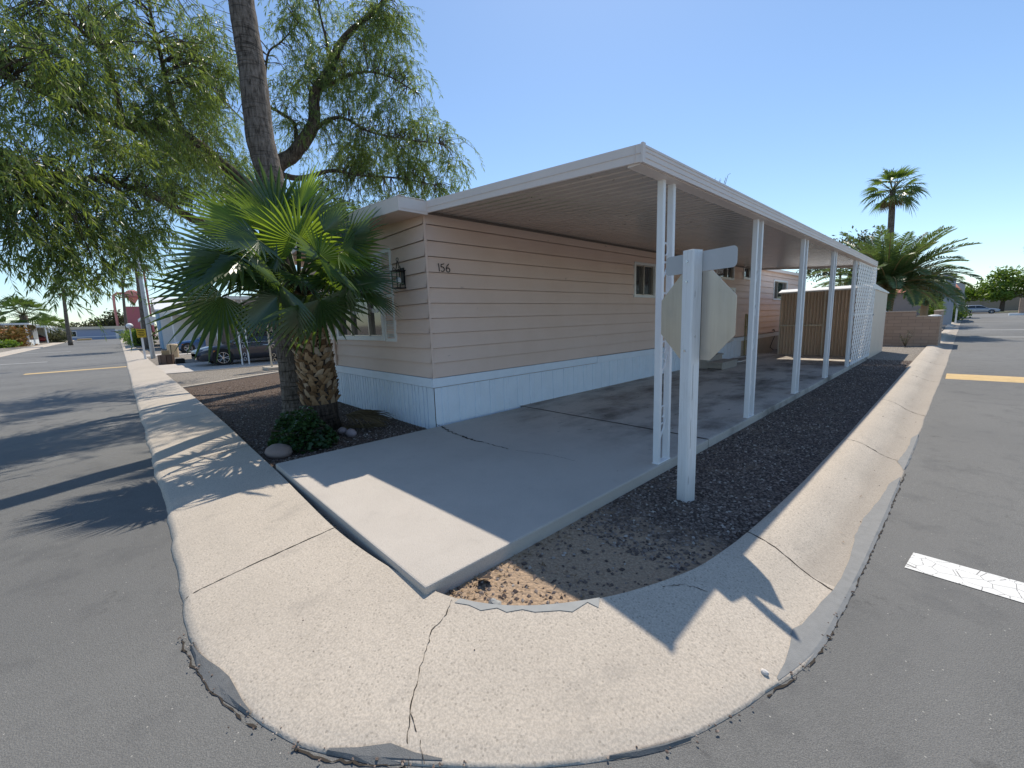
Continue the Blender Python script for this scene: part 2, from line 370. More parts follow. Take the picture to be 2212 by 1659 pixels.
for i in range(len(fine)): jit.append(jit[-1]*.75+random.uniform(-.009, .009))
sv, sf, SP = [], [], []
for i, (a, b, w) in enumerate(fine):
    row = []
    for t in TS:
        tt = t+(jit[i]*(t**6))
        x = a[0]+(b[0]-a[0])*tt; y = a[1]+(b[1]-a[1])*tt; z = prof(t, w, y)+gz(x); row.append((x, y, z))
    SP.append(row); sv += row
    x, y, z = row[-1]; d = Vector((b[0]-a[0], b[1]-a[1], 0)).normalized(); sv.append((x+d.x*.012, y+d.y*.012, ZR-.03+gz(x)))
n = len(TS)+1
for i in range(len(fine)-1):
    for k in range(n-1): sf.append((i*n+k, (i+1)*n+k, (i+1)*n+k+1, i*n+k+1))
m = MB(); m.add(sv, sf); walk = struct(m.obj('sidewalk', M['sidewalk'], smooth=True))
SPA = np.array([p for row in SP for p in row])
def walk_z(x, y):
    d = (SPA[:, 0]-x)**2+(SPA[:, 1]-y)**2; j = np.argpartition(d, 4)[:4]; wgt = 1/(d[j]+1e-5)
    return float((SPA[j, 2]*wgt).sum()/wgt.sum())
def ribbon(mb, pts, width, zf, dz, jw=.4, step=.03, wob=.008):
    """a thin irregular strip lying on the surface"""
    P = []
    for (x0, y0), (x1, y1) in zip(pts, pts[1:]):
        L = math.hypot(x1-x0, y1-y0); k = max(1, int(L/step))
        P += [(x0+(x1-x0)*i/k, y0+(y1-y0)*i/k) for i in range(k)]
    P.append(pts[-1]); o = len(mb.v); cnt = 0
    for i, (x, y) in enumerate(P):
        a = P[max(0, i-1)]; b = P[min(len(P)-1, i+1)]; dx, dy = b[0]-a[0], b[1]-a[1]; L = math.hypot(dx, dy) or 1
        nx, ny = -dy/L, dx/L; wv = width*(1+random.uniform(-jw, jw)); s = random.uniform(-wob, wob)
        for q in (-1, 1):
            X, Y = x+nx*(q*wv/2+s), y+ny*(q*wv/2+s); mb.v.append((X, Y, zf(X, Y)+dz))
        cnt += 1
    for i in range(cnt-1): mb.f.append((o+2*i, o+2*i+1, o+2*i+3, o+2*i+2))
m = MB()
for p in ([(1.985, -3.07), (1.985, -2.6), (1.975, -2.15)], [(4.10, -.15), (4.35, -.24), (4.68, -.36)], [(4.18, 2.9), (4.45, 2.78), (4.75, 2.66)], [(4.17, 6.0), (4.45, 5.75), (4.76, 5.4)], [(4.14, 9.8), (4.78, 9.5)], [(4.14, 13.5), (4.8, 13.2)], [(4.13, 17.4), (4.8, 17.2)],
          [(-1.1, -3.04), (-1.1, -2.09)], [(-4.2, -3.04), (-4.2, -2.08)], [(-7.3, -3.04), (-7.3, -2.08)], [(-10.3, -3.05), (-10.3, -2.08)], [(-12.8, -3.05), (-12.8, -2.08)], [(-16, -3.05), (-16, -2.08)], [(-19.5, -3.05), (-19.5, -2.08)]):
    ribbon(m, p, .0085, walk_z, .0025, .5, .03, .003)
m.obj('joint', M['crack'], walk)
m = MB()
ribbon(m, [(3.27, -2.02), (3.33, -2.1), (3.36, -2.2), (3.40, -2.25), (3.47, -2.33), (3.56, -2.42), (3.63, -2.48), (3.70, -2.54), (3.78, -2.58)], .0036, walk_z, .003, .8, .02, .006)
ribbon(m, [(3.63, -2.48), (3.72, -2.50), (3.82, -2.53)], .003, walk_z, .003, .8, .02, .005)
ribbon(m, [(4.02, -1.14), (4.09, -1.02), (4.2, -.98)], .003, walk_z, .003, .8, .02, .006)
m.obj('crack', M['crack'], walk)
# asphalt patches and torn edges along the outer line
def edge_patch(mb, i0, i1, t0, t1, dz):
    o = len(mb.v)
    for i in range(i0, i1):
        a, b, w = fine[i]; e = min(1, (i-i0)/3, (i1-1-i)/3)
        ta = 1-(1-t0)*max(.1, e)*(1+.28*math.sin(i*.31)+random.uniform(-.07, .07)); tb = 1+(t1-1)*max(.2, e)*(1+random.uniform(-.3, .3))
        for t in (ta, (ta+1)/2, 1.0, tb):
            x = a[0]+(b[0]-a[0])*t; y = a[1]+(b[1]-a[1])*t
            mb.v.append((x, y, (max(prof(min(t, 1), w, y), ZR+.004)+dz if t < tb else ZR+.003)+gz(x)))
    for k in range(i1-i0-1):
        for j in range(3): mb.f.append((o+k*4+j, o+k*4+j+1, o+k*4+5+j, o+k*4+4+j))
def fidx(px, py): return int(np.argmin([math.hypot(b[0]-px, b[1]-py) for a, b, w in fine]))
m = MB(); edge_patch(m, fidx(2.45, -3.08), fidx(3.2, -2.92), .955, 1.03, .006); edge_patch(m, fidx(3.55, -2.75), fidx(3.95, -2.4), .92, 1.04, .006)
edge_patch(m, fidx(4.25, -2.05), fidx(4.5, -1.6), .975, 1.03, .005)
m.obj('tar_patch', M['tar'], walk)
m = MB(); edge_patch(m, fidx(4.6, -1.25), fidx(4.74, 2.2), .86, 1.03, .004)
edge_patch(m, fidx(4.74, 2.4), fidx(4.765, 4.2), .9, 1.02, .004)
m.obj('grey_gutter_patch', plain('gutter_mortar', (.27, .268, .26), .85, amt=.35, scale=20, bump=.4), walk)
m = MB(); o = len(m.v)
cnt = 0
for i in range(fidx(3.3, -2.88), fidx(4.3, -2.0)):
    a, b, w = fine[i]; cnt += 1
    for t in (-.004, .05+random.uniform(-.03, .05)):
        x = a[0]+(b[0]-a[0])*t; y = a[1]+(b[1]-a[1])*t; m.v.append((x, y, prof(max(t, 0), w, y)+.0035))
for k in range(cnt-1): m.f.append((2*k, 2*k+1, 2*k+3, 2*k+2))
m.obj('mortar_patch', M['greypatch'], walk)
m = MB(); zr = lambda x, y: ZR+gz(x)
for i0, i1 in ((fidx(2.4, -3.08), fidx(3.3, -2.88)), (fidx(3.45, -2.8), fidx(3.85, -2.48)), (fidx(4.58, -1.33), fidx(4.75, 2.4))):
    pts = [(fine[i][1][0]+(fine[i][1][0]-fine[i][0][0])*.03, fine[i][1][1]+(fine[i][1][1]-fine[i][0][1])*.03) for i in range(i0, i1)]
    ribbon(m, pts, .007, zr, .0045, .95, .025, .008)
m.obj('edge_crack', M['crack'], road)
# loose broken asphalt crumbs by the torn edge
m = MB()
for _ in range(130):
    i = random.choice(list(range(fidx(2.4, -3.08), fidx(4.0, -2.4)))*2+list(range(fidx(4.3, -2.0), fidx(4.7, 0))))
    a, b, w = fine[i]; t = 1+abs(random.gauss(0, .025)); x = a[0]+(b[0]-a[0])*t+random.uniform(-.02, .02); y = a[1]+(b[1]-a[1])*t+random.uniform(-.02, .02)
    s = random.uniform(.002, .0075); m.blob((x, y, max(walk_z(x, y), ZR)+s*.35), (s, s*random.uniform(.6, 1), s*.6), 5, 3, .25)
stuff(tag(m.obj('rubble', M['pebble']), 'crumbs of broken asphalt along the torn edge of the pale corner sidewalk', 'rubble'))

# --- lot sheets
inner = [a for a, b, w in fine if -25 <= a[0] and a[1] < 30]
m = MB(); zl = -.104
pts = [(x, y, zl) for x, y in [(-25, -2.07)]+[(a[0]-.004, a[1]+.004) for a in inner]]+[(4.15, 150, zl), (-25, 150, zl)]
m.quad(*pts); m.quad((-25, -2.07, zl), (-25, 150, zl), (-135, 150, zl+gz(-135)), (-135, -2.07, zl+gz(-135)))
struct(m.obj('gravel_ground', M['lot']))
m = MB(); z = -.099
m.quad(*[(x, y, z) for x, y in [(3.12, -2.05)]+[(a[0]-.006, a[1]+.006) for a in inner if a[0] > 3.15 and a[1] < 13.4]+[(4.13, 13.5), (3.12, 13.5)]])
struct(m.obj('gravel_strip', M['gravel']))
m = MB(); m.quad(*[(x, y, z) for x, y in ((-9.45, -2.075), (.1, -2.09), (.1, .1), (-5.3, .1), (-11.8, 1.2))])
struct(m.obj('gravel_bed', M['bed']))
# driveway slab under the carport, in three pours
m = MB()
for y0, y1 in ((-2.075, 1.66), (1.675, 7.2), (7.215, 13.3)):
    m.box((.115 if y0 < 0 else -.05, y0-(.025 if y0 < 0 else 0), -.30), (3.135, y1, -.001*(y0 > 0)))
drive = struct(m.obj('driveway', M['slab'], bevel=.012))
m = MB(); zs = lambda x, y: 0.0
ribbon(m, [(.02, .0), (.2, -.02), (.42, -.09), (.66, -.12), (.9, -.14), (1.19, -.13)], .022, zs, .003, .8, .025, .02)
ribbon(m, [(1.19, -.13), (1.4, -.12), (1.65, -.10)], .008, zs, .003, .8, .025, .012)
ribbon(m, [(1.75, -.08), (2.0, .0), (2.2, .06), (2.45, .06)], .004, zs, .003, .8, .025, .01)
ribbon(m, [(.0, 1.667), (3.13, 1.667)], .026, zs, .0025, .3, .05, .003)
m.obj('crack', M['crack'], drive)
m = MB(); m.box((-15.0, -2.07, -.2), (-20.6, 9, -.075)); struct(m.obj('driveway', M['slab']))
m = MB(); m.box((-30.5, -2.07, -.2), (-38, 9, -.05)); struct(m.obj('driveway', M['slab']))
m = MB(); m.prism([(-9.55, -2.06, -.06), (-9.38, -2.06, -.06), (-11.5, 1.2, -.06), (-12.9, 1.4, -.06), (-12.9, 1.22, -.06), (-11.6, 1.05, -.06)], (0, 0, -.1))
struct(m.obj('kerb', M['curbstrip']))
# far sides of the streets
m = MB()
for x0, x1 in ((-135, -25), (-25, 2)):
    for (y0, y1, dz) in ((-11.5, -10.25, .07), (-140, -11.5, .068)):
        pass
    m.quad((x0, -11.5, -.09+gz(x0)), (x1, -11.5, -.09+gz(x1)), (x1, -10.28, -.12+gz(x1)), (x0, -10.28, -.12+gz(x0)))
    m.quad((x0, -10.28, -.12+gz(x0)), (x1, -10.28, -.12+gz(x1)), (x1, -10.2, -.2+gz(x1)), (x0, -10.2, -.2+gz(x0)))
struct(m.obj('sidewalk', M['sidewalk']))
m = MB()
for x0, x1 in ((-135, -25), (-25, 2)): m.quad((x0, -140, -.09+gz(x0)), (x1, -140, -.09+gz(x1)), (x1, -11.5, -.09+gz(x1)), (x0, -11.5, -.09+gz(x0)))
struct(m.obj('gravel_ground', M['lot']))
m = MB(); m.quad((-20, 118, -.1), (60, 118, -.1), (60, 260, -.1), (-20, 260, -.1)); struct(m.obj('ground', M['lot']))
m = MB(); m.quad((9, 122, -.07), (60, 122, -.07), (60, 127, -.07), (9, 127, -.07)); struct(m.obj('lawn', M['limeleaf']))
# painted markings
def marking(name, poly, mat, z=ZR+.004):
    m = MB(); m.quad(*[(x, y, z+gz(x)) for x, y in poly]); struct(m.obj(name, mat))
marking('road_marking', [(4.905, .245), (4.93, .505), (9.6, .47), (9.6, .21)], M['whitepaint'])
m = MB(); m.quad((4.86, 10.25, ZR), (4.86, 10.75, ZR+.028), (12.4, 10.75, ZR+.028), (12.4, 10.25, ZR)); m.quad((4.86, 10.75, ZR+.028), (4.86, 11.3, ZR+.002), (12.4, 11.3, ZR+.002), (12.4, 10.75, ZR+.028))
struct(m.obj('speed_hump', M['yellowpaint']))
m = MB(); m.quad((-23.35, -6.4, ZR+.004), (-22.6, -6.4, ZR+.004), (-22.9, -3.06, ZR+.004), (-23.5, -3.06, ZR+.004)); struct(m.obj('road_marking', M['yellowpaint']))
for y in (28.4, 37.5, 58): marking('road_marking', [(5.3, y), (9.6 if y > 50 else 8.2, y+.3), (9.6 if y > 50 else 8.2, y+.9), (5.3, y+.5)], M['fadedpaint'])
for x in (-34, -52): marking('road_marking', [(x, -9.6), (x+.5, -9.6), (x+.5, -6.6), (x, -6.6)], M['fadedpaint'])

# --- pebbles and litter
def pebbles(name, n, fx, smin, smax, mat, label, cat):
    V = np.array([(1, 0, 0), (-1, 0, 0), (0, 1, 0), (0, -1, 0), (0, 0, 1), (0, 0, -1)], float)
    F = [(0, 2, 4), (2, 1, 4), (1, 3, 4), (3, 0, 4), (2, 0, 5), (1, 2, 5), (3, 1, 5), (0, 3, 5)]
    m = MB()
    for _ in range(n):
        x, y, z = fx(); s = random.uniform(smin, smax)*random.uniform(.6, 1)
        A = V*(1+RNG.uniform(-.35, .35, (6, 1)))*s*np.array([1, random.uniform(.6, 1), random.uniform(.45, .8)])
        a = random.uniform(0, 6.28); c, sn = math.cos(a), math.sin(a)
        m.add([(x+p[0]*c-p[1]*sn, y+p[0]*sn+p[1]*c, z+p[2]+s*.2) for p in A], F)
    return stuff(tag(m.obj(name, mat), label, cat))
def strip_pt():
    while True:
        y = -1.95+15.2*random.random()**1.8; x = random.uniform(3.15, 4.12)
        lim = np.interp(y, [-2.05, -1.9, -1.7, -1.4, -1.1, -.8, -.5, 0], [3.2, 3.44, 3.62, 3.84, 3.96, 4.05, 4.09, 4.12])
        if x < lim-.02 and (y > -.9 or random.random() < .16): return x, y, -.099
pebbles('gravel', 10500, strip_pt, .009, .021, M['pebble'], 'dark gravel covering the strip between carport slab and kerb', 'gravel')
def bed_pt():
    while True:
        x = -9.3+9.35*random.random()**.6; y = random.uniform(-2.05, -.02)
        if x > -9.4+(-(-2.07)+y)*.0 and not (x < -5.2 and y > .5): return x, y, -.099
pebbles('gravel', 8000, bed_pt, .009, .021, M['pebble'], 'brown gravel of the palm bed beside the white skirting', 'gravel')
m = MB()
def litter(x, y, z, L):
    a = random.uniform(0, 6.28); w = L*random.uniform(.12, .3); c, s = math.cos(a), math.sin(a); h = random.uniform(0, .012)
    m.add([(x-c*L/2, y-s*L/2, z+.002), (x-s*w/2, y+c*w/2, z+.004+h), (x+c*L/2, y+s*L/2, z+.003+h*.5), (x+s*w/2, y-c*w/2, z+.003+h)], [(0, 3, 2, 1)])
for _ in range(340):
    t = abs(random.gauss(0, .09)); y = -1.95+8*random.random()**1.6
    litter(3.15+t, y, -.098, random.uniform(.02, .05))
for _ in range(150):
    x = random.uniform(3.14, 3.75); y = random.uniform(-1.98, -1.15)
    if x < np.interp(y, [-2.05, -1.9, -1.7, -1.4, -1.1], [3.2, 3.44, 3.62, 3.84, 3.96])-.03: litter(x, y, -.098, random.uniform(.012, .045))
for _ in range(150):
    litter(random.uniform(-9, 0), random.uniform(-2.05, -1.9), -.098, random.uniform(.02, .05))
for _ in range(42):
    y = random.uniform(-.3, 12); x = 4.5+random.gauss(0, .1); litter(x, y, walk_z(x, y), random.uniform(.015, .04))
for _ in range(60):
    litter(random.uniform(.2, 3.1), random.uniform(-1.5, 6), .001, random.uniform(.008, .025))
stuff(tag(m.obj('leaf_litter', M['litter']), 'dry fallen leaves along the slab edge, bed and kerb', 'leaf litter'))
pebbles('debris', 260, lambda: (lambda x, y: (x, y, max(walk_z(x, y), ZR) if y > -3 and x < 4.8 else ZR))(random.uniform(2.3, 9), random.uniform(-3.0, 7)), .003, .008, M['pebble'], 'tiny pale stones scattered over corner sidewalk and road', 'debris')

# ================================================================ TAN MOBILE HOME
home = thing('mobile_home', 'tan lap-sided mobile home with white skirting, numbered 156, at the corner', 'mobile home', (-2.6, 9, 0))
HL, HX, Z0, PITCH = 18.6, -5.2, .672, .2075
def lap(mb, A, B, nrm, zlo, zhi, holes=()):
    """lapped boards between plan points A and B with rectangular openings (u0,u1,z0,z1)"""
    A = Vector((*A, 0)); B = Vector((*B, 0)); u = (B-A).normalized(); L = (B-A).length; nv = Vector((*nrm, 0))
    k = 0; z = zlo
    while z < zhi-.01:
        z1 = min(z+PITCH, zhi)
        cuts = sorted({0., L}|{c for h in holes if h[2] < z1 and h[3] > z for c in h[:2]})
        for a, b in zip(cuts, cuts[1:]):
            mid = (a+b)/2; zz = [(z, z1)]
            for h in holes:
                if h[0] < mid < h[1]:
                    nz = []
                    for p, q in zz:
                        if h[3] <= p or h[2] >= q: nz.append((p, q)); continue
                        if h[2] > p: nz.append((p, h[2]))
                        if h[3] < q: nz.append((h[3], q))
                    zz = nz
            for p, q in zz:
                f = lambda t: .023*(1-(t-z)/PITCH)+.002
                pa, pb = A+u*a, A+u*b
                if abs(q-z1) < 1e-6 and q < zhi-.01: q -= .005
                mb.quad(pa+nv*f(p)+Vector((0, 0, p)), pb+nv*f(p)+Vector((0, 0, p)), pb+nv*f(q)+Vector((0, 0, q)), pa+nv*f(q)+Vector((0, 0, q)))
                if abs(p-z) < 1e-6: mb.quad(pa+nv*(-.002)+Vector((0, 0, p+.006)), pb+nv*(-.002)+Vector((0, 0, p+.006)), pb+nv*f(p)+Vector((0, 0, p)), pa+nv*f(p)+Vector((0, 0, p)))
        z = z1
longholes = [(5.29, 6.11, 1.905, 2.56), (9.7, 11.0, 2.50, 2.88), (11.92, 12.92, 2.57, 2.90), (8.95, 11.03, .60, 2.14), (15.17, 16.84, 1.93, 2.58)]
m = MB(); lap(m, (0, 0), (0, HL), (1, 0), Z0, 3.0, longholes)
lap(m, (HX, 0), (0, 0), (0, -1), Z0, 2.96, [(HX*-1-3.22, -HX-1.38, 1.25, 2.49), (.15, .75, 1.3, 2.45)])
m.obj('wall', M['siding'], home)
m = MB(); m.box((HX, 0.16, .05), (-.16, HL, 2.95)); m.box((HX, HL-.02, .05), (0, HL, 3.0)); m.obj('core_wall', M['siding'], home)
m = MB(); m.box((-.006, -.012, Z0-.01), (.024, .018, 2.93)); m.obj('corner_trim', M['siding'], home)
# skirting
def skirt(mb, A, B, nrm, z0, z1, fn):
    A = Vector((*A, 0)); B = Vector((*B, 0)); u = (B-A).normalized(); L = (B-A).length; nv = Vector((*nrm, 0)); pr = fn(L); o = len(mb.v)
    for a, d in pr:
        p = A+u*a+nv*d; mb.v += [(p.x, p.y, z0), (p.x, p.y, z1)]
    for i in range(len(pr)-1): mb.f.append((o+2*i, o+2*i+2, o+2*i+3, o+2*i+1))
def wide(L):
    out = [(0, 0)]; a = .1
    while a < L-.12:
        for q, d in ((0, 0), (.006, -.012), (.02, -.012), (.026, 0), (.06, 0), (.063, -.004), (.07, -.004), (.073, 0), (.11, 0), (.113, -.006), (.125, -.006), (.128, 0)): out.append((a+q, d))
        a += .30 if len(out) % 24 else .26
    return out+[(L, 0)]
def narrow(L):
    out = [(0, 0)]; a = .05
    while a < L-.1:
        w = random.choice((.05, .07, .1))
        for q, d in ((0, 0), (.004, -.06), (.022, -.06), (.026, 0)): out.append((a+q, d))
        a += w+.03
    return out+[(L, 0)]
m = MB(); skirt(m, (.012, 0), (.012, 12.0), (1, 0), -.1, .524, wide); skirt(m, (HX, -.012), (.012, -.012), (0, -1), -.14, .524, narrow)
m.obj('skirting', M['skirt'], home)
m = MB(); m.box((-.01, 12.0, -.1), (.01, HL, .54)); m.obj('skirting_board', plain('bare_skirting_board', (.5, .44, .36), .8, amt=.35, scale=3), home)
m = MB()
for y0, y1, dz in ((-.03, 3.84, 0), (3.85, 8.9, -.006), (11.1, 12.6, -.02)):
    m.box((.0, y0, .535+dz), (.034, y1, .652+dz)); m.box((.0, y0, .648+dz), (.04, y1, .664+dz))
m.box((HX, -.034, .535), (-.001, .0, .652)); m.box((HX, -.04, .648), (-.001, 0, .664))
m.obj('skirting_trim', M['skirt'], home)
m = MB(); m.box((0.0, 12.6, .5), (.03, HL, .64)); m.obj('skirting_trim', M['trimwhite'], home)
# roof
m = MB()
yr0, yr1 = -.42, HL+.25
prof_r = [(.12, 3.005), (-1.0, 3.075), (-2.6, 3.15), (-4.2, 3.075), (HX-.15, 3.0)]
for (x0, z0), (x1, z1) in zip(prof_r, prof_r[1:]): m.quad((x0, yr0, z0), (x0, yr1, z0), (x1, yr1, z1), (x1, yr0, z1))
m.obj('roof', plain('white_roof_coat', (.66, .65, .62), .6, amt=.3, scale=4), home)
m = MB()
for (x0, z0), (x1, z1) in zip(prof_r, prof_r[1:]):
    m.prism([(x0, yr0, z0-.004), (x1, yr0, z1-.004), (x1, yr0, z1-.17), (x0, yr0, z0-.17)], (0, .02, 0))
m.obj('roof_fascia', M['fascia'], home)
m = MB(); m.box((.10, yr0+.02, 2.835), (.12, -.002, 3.0)); m.box((.098, yr0+.02, 2.865), (.126, -.002, 2.872)); m.obj('roof_fascia', M['fascia'], home)
m = MB(); m.box((0.1, 13.05, 2.9), (.12, yr1, 3.0))
m.obj('roof_fascia', M['fascia'], home)
m = MB()
for (x0, z0), (x1, z1) in zip(prof_r, prof_r[1:]): m.quad((x0-.02*(x0 > 0), yr0+.02, z0-.165), (x1, yr0+.02, z1-.165), (x1, 0, z1-.165), (x0-.02*(x0 > 0), 0, z0-.165))
m.obj('eave_soffit', M['siding'], home)
m = MB()
for i in range(26):
    x = .118-i*.0085; m.blob((.12-random.random()*.02, yr0+.4*random.random(), 3.008), (.02, .03, .008), 6, 4, .3)
for x in np.arange(.1, HX, -.11): m.blob((x, yr0+.012, float(np.interp(-x, [-.12, 1, 2.6, 4.2, 5.35], [3.005, 3.075, 3.15, 3.075, 3.0]))+.002), (.07, .018, .011), 6, 4, .25)
m.obj('roof_edge_sealant', plain('roof_sealant', (.62, .6, .57), .7, amt=.4, scale=12), home)
# windows
def window(A, u, nrm, w, z0, z1, bars, fw=.055, curtain=False, sill=0.0, name='window'):
    A = Vector((*A, 0)); u = Vector((*u, 0)); nv = Vector((*nrm, 0))
    P = lambda a, d, z: A+u*a+nv*d+Vector((0, 0, z))
    def bx(mb, a0, a1, d0, d1, za, zb):
        mb.add([P(a0, d0, za), P(a1, d0, za), P(a1, d1, za), P(a0, d1, za), P(a0, d0, zb), P(a1, d0, zb), P(a1, d1, zb), P(a0, d1, zb)], [(0, 3, 2, 1), (4, 5, 6, 7), (0, 1, 5, 4), (1, 2, 6, 5), (2, 3, 7, 6), (3, 0, 4, 7)])
    m = MB(); bx(m, -fw, 0, -.03, .042, z0-fw-sill, z1+fw); bx(m, w, w+fw, -.03, .042, z0-fw-sill, z1+fw); bx(m, .0005, w-.0005, -.03, .041, z1, z1+fw); bx(m, .0005, w-.0005, -.03, .046, z0-fw-sill, z0)
    win = m.obj(name, M['trimwhite'], home, bevel=.004)
    m = MB(); bx(m, 0, w, -.05, -.045, z0, z1); m.obj('pane', M['glass'], win)
    m = MB()
    for a in bars: bx(m, a-.013, a+.013, -.044, .012, z0+.002, z1-.002)
    bx(m, .001, .022, -.044, .0, z0+.001, z1-.001); bx(m, w-.022, w-.001, -.044, 0, z0+.001, z1-.001); bx(m, .0222, w-.0222, -.0442, .0, z0+.0012, z0+.02); bx(m, .0222, w-.0222, -.0442, 0, z1-.02, z1-.0012)
    m.obj('sash', M['alu'], win)
    if curtain:
        m = MB(); k = 40
        for i in range(k):
            a0, a1 = w*i/k, w*(i+1)/k; d0, d1 = -.040+.0*i, -.040
            zb = z0+curtain+(.03*math.sin(i*.35))
            m.quad(P(a0, -.042+.004*math.sin(i*1.7), zb), P(a1, -.042+.004*math.sin((i+1)*1.7), zb), P(a1, -.042+.004*math.sin((i+1)*1.7), zb+.07), P(a0, -.042+.004*math.sin(i*1.7), zb+.07))
        m.obj('curtain', M['trimwhite'], win)
    return win
Y, X_ = (0, 1), (1, 0)
window((0, 5.29), Y, (1, 0), .82, 1.905, 2.56, [.38], curtain=False)
window((0, 9.7), Y, (1, 0), 1.30, 2.50, 2.88, [.85])
window((0, 11.92), Y, (1, 0), 1.0, 2.57, 2.90, [.55])
window((0, 15.17), Y, (1, 0), 1.67, 1.93, 2.58, [.5])
wf = window((-3.22, 0), X_, (0, -1), 1.84, 1.25, 2.49, [.55, 1.3], fw=.07, curtain=.42)
window((HX+.15, 0), X_, (0, -1), .60, 1.3, 2.45, [], fw=.06)
for x0 in (-1.30, -3.66):   # louvred shutters
    m = MB(); m.box((x0, -.03, 1.17), (x0+.045, -.001, 2.57)); m.box((x0+.315, -.03, 1.17), (x0+.36, -.001, 2.57)); m.box((x0+.0452, -.03, 1.17), (x0+.3148, -.001, 1.22)); m.box((x0+.0452, -.03, 2.52), (x0+.3148, -.001, 2.57)); m.box((x0+.0452, -.03, 1.85), (x0+.3148, -.001, 1.9))
    for zz in np.arange(1.235, 2.51, .026):
        if 1.83 < zz < 1.9: continue
        m.quad((x0+.046, -.024, zz), (x0+.314, -.024, zz), (x0+.314, -.006, zz+.022), (x0+.046, -.006, zz+.022))
    m.obj('shutter', M['trimwhite'], home)
m = MB(); m.box((-3.50, -.05, .66), (-3.455, -.018, 1.5)); m.obj('wall_batten', M['siding'], home)
# sliding door
m = MB(); m.box((-.02, 11.03, .56), (.05, 11.2, 2.22)); m.box((-.02, 8.8, .56), (.05, 8.95, 2.22)); m.box((-.02, 8.951, 2.14), (.05, 11.029, 2.22)); m.box((-.02, 8.951, .545), (.07, 11.029, .6))
d = m.obj('door', M['trimwhite'], home); m = MB(); m.box((-.12, 8.95, .6), (-.10, 11.03, 2.14)); m.obj('pane', M['glass'], d)
m = MB(); m.box((-.1, 9.96, .6), (-.06, 10.0, 2.14)); m.obj('sash', M['alu'], d)
# number 156, hand-cut black digits
def digit(strokes, oy):
    m = MB()
    for s in strokes: m.tube([(.028, oy+a, 2.135+b) for a, b in s], .0058, 6)
    m.obj('house_number', M['black'], home)
arc = lambda cx, cz, rx, rz, a0, a1, k=12: [(cx+rx*math.cos(math.radians(a0+(a1-a0)*i/k)), cz+rz*math.sin(math.radians(a0+(a1-a0)*i/k))) for i in range(k+1)]
digit([[(.012, .108), (.02, .06), (.024, .0)]], .165)
digit([[(.062, .108), (.012, .098), (.008, .058)]+arc(.026, .034, .034, .031, 110, -130)], .212)
digit([[(.05, .11), (.022, .085), (.004, .045)]+arc(.034, .028, .03, .028, 170, 530, 16)], .30)
# wall lantern
lan = M['black']; lx, ly = -.62, -.09
m = MB()
for dx in (-.07, .07):
    for dy in (-.06, .06): m.tube([(lx+dx, ly+dy, 1.96), (lx+dx*1.05, ly+dy*1.05, 2.19)], .007, 5)
m.box((lx-.085, ly-.075, 1.945), (lx+.085, ly+.075, 1.96)); m.box((lx-.09, ly-.08, 2.19), (lx+.09, ly+.08, 2.203))
for sx in (-1, 1):
    m.tube([(lx+sx*.09, ly, 2.2), (lx+sx*.045, ly, 2.24), (lx+sx*.012, ly, 2.33)], .006, 5)
    m.tube([(lx+sx*(.09+.025*math.sin(a)), ly-.02, 2.215+.025*(1-math.cos(a))-.01) for a in np.linspace(0, 5, 9)], .005, 5)
    m.tube([(lx+sx*(.0+.03*math.sin(a)), ly, 2.33+.025*(1-math.cos(a))) for a in np.linspace(0, 5, 9)], .005, 5)
m.box((lx-.03, -.03, 2.0), (lx+.05, -.016, 2.24)); m.tube([(lx, -.02, 2.2), (lx, ly, 2.22)], .008, 5)
lamp = m.obj('wall_lamp', lan, home)
m = MB(); m.blob((lx, ly, 2.06), (.04, .04, .05)); m.obj('bulb', M['trimwhite'], lamp, smooth=True)
# tap on the side wall
m = MB(); m.tube([(.0, 15.3, .74), (.08, 15.3, .74), (.1, 15.3, .68)], .014, 6); m.tube([(.06, 15.22, .77), (.06, 15.38, .77)], .01, 6)
m.obj('tap', plain('rusty_tap', (.16, .09, .05), .7), home)
m = MB(); m.tube([(.04, 15.55, .5), (.06, 15.2, .3), (.05, 15.0, .1), (.12, 15.2, -.02), (.25, 15.8, -.03)], .012, 6); m.obj('cable', M['black'], home)

# ================================================================ CARPORT
cp = thing('carport', 'flat carport with beige fascia and white scrollwork posts beside the tan home', 'carport', (1.6, 6, 0))
RX, RY0, RY1 = 3.2, 0.0, 12.95
sz = lambda x: 2.905-(x/3.2)*.235      # underside
m = MB(); o = 0; pr = []
y = RY0+.03
while y < RY1-.2:
    pr += [(y, 0), (y+.07, 0), (y+.08, .03), (y+.105, .03), (y+.115, 0)]; y += .145
pr.append((RY1-.03, 0)); o = len(m.v)
for yy, dz in pr: m.v += [(.0, yy, sz(0)+dz), (RX-.02, yy, sz(RX)+dz)]
for i in range(len(pr)-1): m.f.append((2*i, 2*i+1, 2*i+3, 2*i+2))
m.obj('roof_underside', M['soffit'], cp)
m = MB(); m.quad((-.0, RY0, 3.0), (RX, RY0, 2.74), (RX, RY1, 2.74), (-.0, RY1, 3.0)); m.obj('roof_panel', M['white'], cp)
m = MB()
m.prism([(RX+.012, RY0-.012, 2.618), (RX+.012, RY0-.012, 2.752), (RX-.01, RY0-.012, 2.754), (RX-.01, RY0-.012, 2.618)], (0, RY1-RY0+.02, 0))
m.prism([(.01, RY0-.012, 2.868), (RX-.0102, RY0-.012, 2.622), (RX-.0102, RY0-.012, 2.754), (.01, RY0-.012, 3.018)], (0, .022, 0))
m.prism([(.01, RY1-.01, 2.86), (RX-.0102, RY1-.01, 2.60), (RX-.0102, RY1-.01, 2.742), (.01, RY1-.01, 3.0)], (0, .022, 0))
for zz in (2.655, 2.70, 2.73): m.box((RX+.0122, RY0-.012, zz), (RX+.017, RY1+.008, zz+.006))
